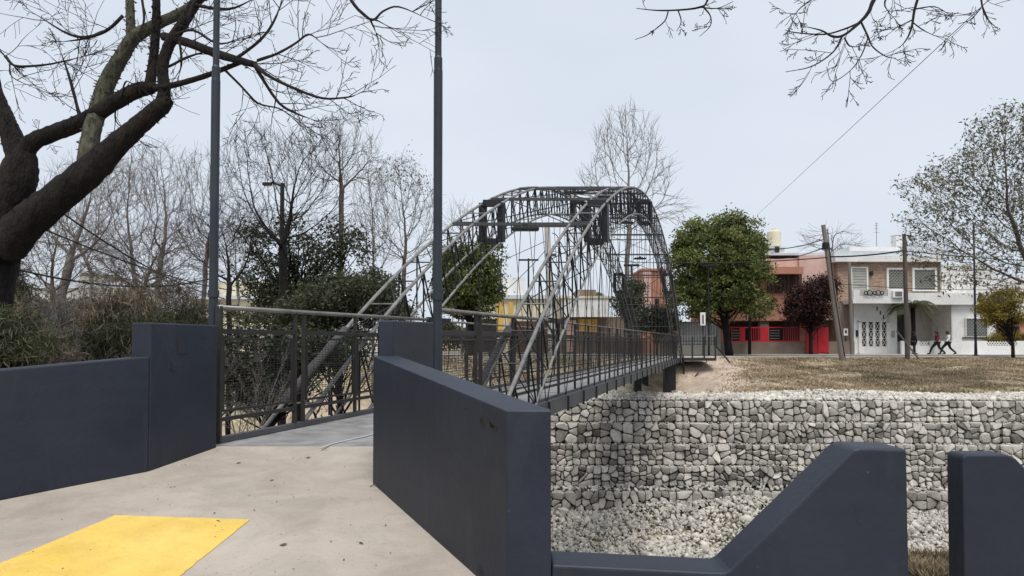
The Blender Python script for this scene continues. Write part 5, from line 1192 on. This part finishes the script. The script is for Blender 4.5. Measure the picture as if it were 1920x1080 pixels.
for (lab_, Y_, sp_, lo_, mm_, sd2, na_) in (
 ('tangled brown bare thicket tree low behind the near trunk', 14, [(95, 620), (98, 580)], [(60, 500, 1, 70, 56), (140, 505, 1, 70, 50), (110, 440, 1, 60, 50)], 'twig_brown', 71, 900),
 ('tangled brown bare tree with spreading low limbs left of the left lamp post', 15, [(262, 620), (262, 570)], [(230, 490, 1, 70, 50), (310, 480, 1, 70, 56), (340, 530, .9, 60, 34)], 'twig_brown', 72, 1000),
 ('low spreading bare tree right behind the left lamp post', 17, [(430, 610), (428, 560)], [(420, 480, 1, 66, 60), (370, 430, 1, 40, 50), (470, 430, 1, 40, 56)], 'twig', 73, 700),
 ('grey bare tree in the gap between the ivy tree and the right lamp post', 30, [(700, 620), (702, 570)], [(700, 440, 1.4, 44, 80), (690, 360, 1.2, 34, 50)], 'twig_mauve', 74, 700),
 ('far grey bare tree above the thicket at far left', 27, [(170, 600), (170, 520)], [(160, 400, 1.4, 60, 80), (60, 420, 1.2, 60, 80)], 'twig_grey', 75, 800)):
    bare2('bare_tree', lab_, Y_, -1.6, sp_, lo_, mm_, sd2, .09, na_)
BT = [
 ('tangled grey sapling behind the left railing panel', 470, 11, -1.2, 600, 'twig_grey', 52, dict(minr=.003, prob=.35), 3, .5, .02, .0),
 ('tangled grey bush of bare stems left of the concrete block', 60, 12, -1.2, 500, 'twig_brown', 53, dict(minr=.004, trop=(.0, -.05, -.06, -.05)), 6, .8, .04, .1),
 ('tangled bare bush right behind the long left wall', 240, 13, -1.2, 480, 'twig_brown', 54, dict(minr=.004, trop=(.0, -.05, -.06, -.05)), 6, .8, .04, .1),
 ('pale drooping bare bush close behind the long left wall', 190, 10, -1.0, 560, 'twig_grey', 56, dict(minr=.0028, trop=(.0, -.08, -.08, -.06), prob=.7), 6, .9, .03, .0),
 ('pale bare bush at the very left edge behind the wall', 5, 7.4, -.6, 575, 'twig_brown', 57, dict(minr=.0028, trop=(.0, -.06, -.08, -.06), prob=.9), 6, .9, .03, .0),
 ('tangled mauve bare bush under the left lamp post', 370, 17, -1.5, 470, 'twig_brown', 55, dict(minr=.004, trop=(.0, -.02, -.04, -.03)), 5, .7, .04, .0),
]
for i, (lab, px, Y, bz, tp, m, sd_, cfg, st, sp, r_, ln) in enumerate(BT):
    o, k = bare('bare_bush', lab, px, Y, bz, tp, m, sd_, cfg, st, sp, r_, lean=ln); o['category'] = 'bush'
tot = 0
print('bare segs', tot)

# ------------------------------------------------------------------ near tree, measured limbs
nb = empty('bare_tree', P(-25, 640, 8.0), 'big dark forked bare tree at the left edge reaching over the lamp post', 'tree')
nb.location.z = -0.8
def limb(pts, parent, m='bark', name='limb', n=18, sub=9, wob=.055, thorns=0):
    """pts rows: px, py, Y, r_px"""
    rows = []
    for px, py, Y, rp in pts:
        p = P(px, py, Y) - parent.location; rows.append((p.x, p.y, p.z, rp / F * Y))
    sp = spline(rows, sub); g = G(); g.tube([q[:3] for q in sp], [max(.003, q[3]) for q in sp], n, wob=wob)
    if thorns:
        for _ in range(thorns):
            q = sp[random.randrange(len(sp) - 1)]; c = Vector(q[:3]) + Vector((random.uniform(-.02, .02), 0, random.uniform(-.05, .05))); dv = Vector((random.gauss(0, 1), random.gauss(0, 1), random.gauss(0, .4))).normalized()
            s1 = dv.orthogonal().normalized() * .012; s2 = dv.cross(s1); b_ = c + dv * q[3] * .92; t_ = c + dv * (q[3] + .028); k = len(g.v)
            g.v += [tuple(b_ + s1), tuple(b_ - s1 * .5 + s2), tuple(b_ - s1 * .5 - s2), tuple(t_)]; g.f += [(k, k + 1, k + 3), (k + 1, k + 2, k + 3), (k + 2, k, k + 3)]
    ob = g.build(name, m, parent, smooth=True); return ob, sp
base_py = 640 + (EYE + .8) / 8.0 * F
limb([(-75, base_py, 8.0, 62), (-58, 700, 8, 54), (-36, 560, 8, 50), (-16, 480, 8, 44), (2, 400, 8, 34), (26, 340, 8, 33), (34, 300, 8, 27), (34, 275, 8, 18)], nb, name='trunk', wob=.05, sub=7)
LIMBS = [
 ([(34, 300, 8, 24), (16, 255, 8, 19), (0, 215, 8, 16), (-22, 160, 8, 14), (-40, 60, 8, 11)], 'bark', 60),
 ([(30, 300, 8, 20), (52, 266, 8, 16), (90, 248, 8, 15), (150, 224, 7.95, 15), (212, 186, 7.9, 14), (250, 166, 7.9, 14), (280, 160, 7.9, 11), (288, 163, 7.9, 4)], 'bark', 40),
 ([(274, 160, 7.9, 10), (279, 120, 7.9, 8.5), (284, 60, 7.9, 8), (285, 0, 7.9, 7), (285, -80, 7.9, 5)], 'bark', 120),
 ([(-2, 470, 7.9, 36), (45, 418, 7.9, 33), (100, 372, 7.85, 29), (160, 322, 7.8, 27), (215, 268, 7.8, 21), (262, 226, 7.8, 17), (296, 196, 7.8, 16), (312, 180, 7.8, 10)], 'bark', 60),
 ([(300, 195, 7.8, 14), (302, 160, 7.8, 11), (298, 120, 7.8, 10), (312, 75, 7.8, 10), (340, 30, 7.8, 10), (385, -50, 7.8, 9)], 'bark', 20),
 ([(158, 322, 7.8, 20), (163, 262, 7.85, 16), (176, 205, 7.95, 15.5), (195, 148, 8, 15), (222, 98, 8, 13), (246, 62, 8, 12), (292, 36, 8, 10), (345, 8, 8, 9), (410, -50, 8, 8)], 'bark_moss', 320),
 ([(238, 74, 8, 9), (236, 30, 8, 8), (232, -60, 8, 7)], 'bark_moss', 80),
 ([(300, 62, 7.9, 8), (345, 74, 7.7, 8), (400, 95, 7.5, 8), (440, 107, 7.3, 7), (472, 116, 7.2, 6)], 'bark', 10),
 ([(284, 162, 7.8, 6), (320, 155, 7.7, 5.5), (372, 140, 7.6, 5), (420, 122, 7.5, 4.5), (450, 110, 7.4, 4)], 'bark', 0),
]
for pts, m, th in LIMBS: limb(pts, nb, m, 'limb', thorns=th)
THIN = [
 [(472, 116, 7.2, 5), (500, 138, 7.1, 4), (545, 160, 7.1, 3.2), (600, 180, 7, 2.6), (650, 178, 7, 1.8), (668, 172, 7, 1)],
 [(470, 114, 7.2, 4.5), (492, 150, 7.2, 3.6), (520, 190, 7.2, 3), (550, 208, 7.2, 2.4), (580, 220, 7.2, 1.6)],
 [(436, 106, 7.3, 3.5), (470, 80, 7.2, 3.4), (495, 55, 7.2, 3), (512, 25, 7.2, 2.4), (520, 2, 7.2, 1.6)],
 [(478, 108, 7.2, 3.6), (515, 95, 7.1, 3), (550, 75, 7.1, 2.5), (575, 58, 7.1, 2), (600, 75, 7.1, 1.2)],
 [(418, 128, 7.5, 3), (450, 160, 7.4, 2.6), (480, 190, 7.4, 2.2), (520, 200, 7.3, 1.6), (545, 218, 7.3, 1)],
 [(222, 22, 8, 4), (195, 48, 8, 3.6), (160, 62, 8, 3), (120, 58, 8, 2.6), (60, 22, 8, 2)],
 [(185, 52, 8, 3), (150, 66, 8, 2.5), (110, 72, 8, 1.8)],
 [(0, 100, 7.6, 3.5), (18, 118, 7.6, 3), (60, 118, 7.7, 2.4), (100, 112, 7.7, 2), (150, 100, 7.8, 1.4)],
 [(-40, 60, 7.6, 4), (0, 100, 7.6, 3.5)],
 [(8, 115, 7.6, 1.4), (14, 140, 7.6, 1.2), (60, 162, 7.6, .8)],
 [(145, 222, 7.9, 4), (136, 190, 7.9, 3.4), (122, 140, 7.9, 2.8), (106, 95, 7.9, 2.2)],
 [(256, -20, 7.9, 3), (262, 30, 7.9, 2.4), (250, 60, 7.9, 1.5)],
 [(345, 30, 7.7, 4), (355, 0, 7.7, 3.4), (372, -30, 7.7, 2.6)], [(330, 72, 7.7, 3), (334, 110, 7.7, 2.4), (330, 135, 7.7, 1.6)],
 [(318, 60, 7.7, 3), (355, 50, 7.7, 2.8), (400, 75, 7.5, 2.4), (440, 70, 7.5, 1.4)],
 [(350, 0, 7.8, 5), (420, 10, 7.6, 3), (470, -10, 7.6, 2)],
 [(310, 120, 7.8, 3), (350, 100, 7.6, 2.6), (395, 88, 7.6, 1.6)],
 [(540, -60, 7.3, 5), (630, -30, 7, 4), (668, 10, 7, 3.6), (695, 30, 7, 3), (715, 14, 7, 2.4), (745, 5, 7, 1.8), (800, 28, 7, .9)],
 [(690, 28, 7, 2.4), (698, 45, 7, 1.8), (702, 55, 7, 1)], [(385, -50, 7.8, 8), (460, -70, 7.5, 6), (540, -60, 7.3, 5)],
 [(218, 183, 7.8, 2), (228, 150, 7.8, 1.8), (238, 150, 7.8, 1.2)], [(210, 200, 7.9, 2), (212, 225, 7.9, 1.5), (235, 245, 7.9, .9)],
]
def twigs_on(sp, segs, rnd, k, Lr, r0, cfg):
    tips = []
    for _ in range(k):
        i = rnd.randrange(len(sp) // 5, len(sp)); q = sp[min(i, len(sp) - 1)]; p = Vector(q[:3]); t = Vector(sp[min(i + 1, len(sp) - 1)][:3]) - Vector(sp[max(i - 1, 0)][:3])
        t.normalize(); ax = t.cross(Vector((rnd.gauss(0, 1), rnd.gauss(0, 1), rnd.gauss(0, 1)))).normalized(); d = Matrix.Rotation(R(rnd.uniform(25, 70)), 3, ax) @ t
        grow(segs, tips, p, d, rnd.uniform(*Lr), r0, 1, cfg, rnd)
tcfg = dict(n=6, wander=.085, trop=(0, .01, .0, -.01), kids=(1, 1, 1, 1), kidlen=.55, kidang=(25, 60), minr=.0026, maxlvl=3, bare=0, kidr=.62, prob=.55)
rn = random.Random(3); segs = []
for j, pts in enumerate(THIN):
    pts = [(a, b, c, d_ * (.85 if q < len(pts) - 1 else .35)) for q, (a, b, c, d_) in enumerate(pts)]; ob, sp = limb(pts, nb, 'twig', 'branch', n=7, sub=4, wob=.12); e0 = Vector(sp[-1][:3]); e1 = Vector(sp[-3][:3]); [grow(segs, [], e0, (e0 - e1).normalized(), rn.uniform(.2, .4), .004, 1, tcfg, rn) for _ in range(2)]; twigs_on(sp, segs, rn, 5 if len(pts) > 3 else 2, (.35, .85), .0055, tcfg)
for pts, m, th in LIMBS[7:8]: 
    rows = [tuple(P(a, b, c) - nb.location) + (d_ / F * c,) for a, b, c, d_ in pts]; twigs_on(spline(rows, 4), segs, rn, 7, (.3, .7), .007, tcfg)
for pts in (LIMBS[1][0], LIMBS[3][0]):
    rows = [tuple(P(a, b, c) - nb.location) + (d_ / F * c,) for a, b, c, d_ in pts]; twigs_on(spline(rows, 4), segs, rn, 4, (.15, .35), .004, tcfg)
link('twigs', sticks_mesh('twigs', segs, 'twig', 4), nb); print('near twigs', len(segs))
# overhead tree rooted right of the camera
nr = empty('bare_tree', (4.6, 0.6, -0.6), 'bare tree whose branch tips hang into the top right of the view', 'tree')
def limb3(rows, parent, m, name, n=10):
    sp = spline([tuple(Vector(r[:3]) - parent.location) + (r[3],) for r in rows], 5); G().tube([q[:3] for q in sp], [q[3] for q in sp], n, wob=.06).build(name, m, parent, smooth=True); return sp
limb3([(4.6, .6, -.65, .30), (4.65, .7, 1.5, .24), (4.6, 1.0, 3.6, .19), (4.5, 1.6, 5.2, .14)], nr, 'bark', 'trunk')
tipA = P(1345, -60, 6.6); tipB = P(1680, -60, 6.2); tipC = P(1740, -40, 6.2); tipD = P(1850, -40, 6.2)
limb3([(4.5, 1.6, 5.2, .12), (4.2, 3.5, 5.9, .08), (3.4, 5.2, 5.6, .05), tuple(tipB) + (.030,)], nr, 'bark', 'limb')
limb3([(4.2, 3.5, 5.9, .06), (3.0, 5.4, 5.9, .04), tuple(tipA) + (.018,)], nr, 'bark', 'limb')
limb3([(4.2, 3.5, 5.9, .05), (4.1, 5.2, 5.5, .03), tuple(tipC) + (.018,)], nr, 'bark', 'limb')
limb3([(4.1, 5.2, 5.5, .03), tuple(tipD) + (.014,)], nr, 'bark', 'limb')
THR = [
 [(1345, -60, 6.6, 3), (1330, -5, 6.6, 2.6), (1316, 6, 6.6, 2.4), (1280, 11, 6.6, 2), (1235, 12, 6.6, 1.6), (1196, 8, 6.6, 1)],
 [(1257, 12, 6.6, 1.8), (1250, 32, 6.6, 1.6), (1232, 48, 6.6, 1.3), (1215, 60, 6.6, 1.1), (1193, 68, 6.6, .8)], [(1275, 11, 6.6, 1.6), (1281, 34, 6.6, 1.3), (1272, 52, 6.6, .9)],
 [(1322, 4, 6.6, 1.8), (1336, 22, 6.6, 1.5), (1336, 42, 6.6, 1.2), (1316, 62, 6.6, .8)], [(1316, 6, 6.6, 1.6), (1350, 8, 6.6, 1.2), (1380, -5, 6.6, 1)],
 [(1680, -60, 6.2, 6), (1648, -10, 6.2, 5), (1635, 18, 6.2, 4.4), (1612, 42, 6.2, 3.8), (1588, 60, 6.2, 3.2), (1568, 62, 6.2, 2.6), (1545, 50, 6.2, 1.8), (1510, 42, 6.2, 1.1)],
 [(1618, 36, 6.2, 2.6), (1590, 48, 6.2, 2.2), (1552, 58, 6.2, 1.8), (1500, 55, 6.2, 1.3), (1478, 50, 6.2, .8)],
 [(1586, 62, 6.2, 2.4), (1572, 88, 6.2, 2), (1548, 108, 6.2, 1.7), (1520, 122, 6.2, 1.4), (1478, 130, 6.2, .8)],
 [(1622, 34, 6.2, 2.4), (1634, 60, 6.2, 2), (1644, 82, 6.2, 1.6), (1668, 100, 6.2, 1.2), (1688, 104, 6.2, .8)],
 [(1635, 65, 6.2, 1.7), (1622, 98, 6.2, 1.4), (1600, 128, 6.2, 1.1), (1566, 148, 6.2, .9), (1556, 120, 6.2, .8)],
 [(1590, 64, 6.2, 2), (1600, 80, 6.2, 1.6), (1620, 82, 6.2, 1)],
 [(1740, -40, 6.2, 4), (1724, 12, 6.2, 3), (1718, 45, 6.2, 2.4), (1708, 68, 6.2, 1.8), (1694, 84, 6.2, 1.2)],
 [(1720, 35, 6.2, 1.6), (1740, 50, 6.2, 1.2), (1760, 60, 6.2, .8)], [(1720, 30, 6.2, 1.8), (1700, 40, 6.2, 1.3), (1680, 50, 6.2, .8)], [(1722, 10, 6.2, 1.8), (1762, 5, 6.2, 1.2), (1790, 20, 6.2, .8)],
 [(1850, -40, 6.2, 2.6), (1852, 0, 6.2, 2), (1862, 28, 6.2, 1.4), (1882, 48, 6.2, .9)], [(1850, 8, 6.2, 1.4), (1830, 30, 6.2, 1), (1806, 38, 6.2, .7)],
 [(1700, -50, 6.2, 3), (1668, -5, 6.2, 2), (1678, 20, 6.2, 1.2)], [(1560, -30, 6.2, 2), (1510, 5, 6.2, 1.5), (1490, 30, 6.2, 1)], [(1680, -60, 6.2, 4), (1600, -40, 6.2, 3), (1560, -30, 6.2, 2)],
]
segs = []; rn = random.Random(9)
for pts in THR:
    pts = [(a, b, c, d_ * (.8 if q < len(pts) - 1 else .4)) for q, (a, b, c, d_) in enumerate(pts)]; ob, sp = limb(pts, nr, 'twig', 'branch', n=6, sub=4, wob=.1); twigs_on(sp, segs, rn, 3 if pts[0][0] > 1400 else 2, (.12, .42) if pts[0][0] > 1400 else (.08, .22), .0030, tcfg)
link('twigs', sticks_mesh('twigs', segs, 'twig', 4), nr); print('right twigs', len(segs))

# ------------------------------------------------------------------ people on the far sidewalk
def person(px, Y, face, top_m, label, stride, arm=.25):
    b = P(px, 640, Y); b.z = 0.04; o = empty('person', b, label, 'person'); s = face      # faces +x when s=1
    V = {}; J = [('pelvis', (0, 0, .92), .14), ('chest', (.03 * s, 0, 1.22), .17), ('neck', (.04 * s, 0, 1.43), .06), ('head', (.06 * s, 0, 1.58), .10), ('crown', (.06 * s, 0, 1.66), .07),
         ('hl', (.0, .09, .86), .11), ('kl', (stride * .38 * s, .09, .50), .07), ('al', (stride * .55 * s, .09, .09), .045), ('tl', (stride * .55 * s + .15 * s, .09, .03), .035),
         ('hr', (.0, -.09, .86), .11), ('kr', (-stride * .10 * s, -.09, .48), .07), ('ar', (-stride * .55 * s, -.09, .12), .045), ('tr', (-stride * .55 * s + .13 * s, -.09, .04), .035),
         ('sl', (.02 * s, .18, 1.38), .06), ('el', (-arm * .5 * s, .21, 1.12), .045), ('wl', (arm * .2 * s, .19, .90), .035), ('fl', (arm * .3 * s, .19, .83), .03),
         ('sr', (.02 * s, -.18, 1.38), .06), ('er', (arm * .3 * s, -.22, 1.12), .045), ('wr', (arm * 1.0 * s, -.19, .96), .035), ('fr', (arm * 1.15 * s, -.19, .90), .03)]
    E = [('pelvis', 'chest'), ('chest', 'neck'), ('neck', 'head'), ('head', 'crown'), ('pelvis', 'hl'), ('hl', 'kl'), ('kl', 'al'), ('al', 'tl'), ('pelvis', 'hr'), ('hr', 'kr'), ('kr', 'ar'), ('ar', 'tr'),
         ('chest', 'sl'), ('sl', 'el'), ('el', 'wl'), ('wl', 'fl'), ('chest', 'sr'), ('sr', 'er'), ('er', 'wr'), ('wr', 'fr')]
    idx = {j[0]: i for i, j in enumerate(J)}; me = bpy.data.meshes.new('body'); me.from_pydata([j[1] for j in J], [(idx[a], idx[b_]) for a, b_ in E], []); me.materials.append(MT['skin'])
    ob = link('body', me, o); md = ob.modifiers.new('skin', 'SKIN')
    for i, j in enumerate(J):
        q_ = j[2] * (1.0 if j[0] in ('head', 'crown', 'neck') else .62); v = me.skin_vertices[0].data[i]; v.radius = (q_, q_); v.use_root = (i == 0)
    sb = ob.modifiers.new('sub', 'SUBSURF'); sb.levels = 1; sb.render_levels = 1
    def cloth(nm, keys, mname, inf):
        ks = [j for j in J if j[0] in keys]; ix = {j[0]: i for i, j in enumerate(ks)}; me2 = bpy.data.meshes.new(nm)
        me2.from_pydata([j[1] for j in ks], [(ix[a], ix[b_]) for a, b_ in E if a in ix and b_ in ix], []); me2.materials.append(MT[mname]); oo = link(nm, me2, o); oo.modifiers.new('skin', 'SKIN')
        for i, j in enumerate(ks):
            v = me2.skin_vertices[0].data[i]; v.radius = (j[2] + inf, j[2] + inf); v.use_root = (i == 0)
        q = oo.modifiers.new('sub', 'SUBSURF'); q.levels = 1; q.render_levels = 1
    cloth('jacket', ('pelvis', 'chest', 'sl', 'el', 'wl', 'sr', 'er', 'wr'), top_m, .03)
    cloth('trousers', ('pelvis', 'hl', 'kl', 'al', 'hr', 'kr', 'ar'), 'cloth_black', .018)
    for a, b_ in (('al', 'tl'), ('ar', 'tr')):
        pa, pb = Vector(J[idx[a]][1]), Vector(J[idx[b_]][1]); G().tube([pa - Vector((.04 * s, 0, .03)), pa.lerp(pb, .5), pb + Vector((.05 * s, 0, 0))], [.05, .055, .035], 8).build('shoe', 'cloth_black', o, smooth=True)
    g = G(); hc = Vector((.045 * s, 0, 1.60))
    g.tube([hc + Vector((-.02 * s, 0, -.17)), hc + Vector((-.03 * s, 0, -.06)), hc + Vector((-.02 * s, 0, .05)), hc + Vector((0, 0, .11)), hc + Vector((0, 0, .135))], [.05, .105, .125, .09, .03], 12).build('hair', 'hair', o, smooth=True)
    return o
person(1757, 51.8, -1, 'cloth_maroon', 'person in a maroon jacket and black trousers striding on the far sidewalk', .95)
person(1777, 51.6, -1, 'cloth_white', 'person in a white sweater and black trousers walking just behind the maroon jacket', .95)
person(1713, 51.8, 1, 'cloth_black', 'person in dark clothes standing beside the dark utility pole', .25, .12)
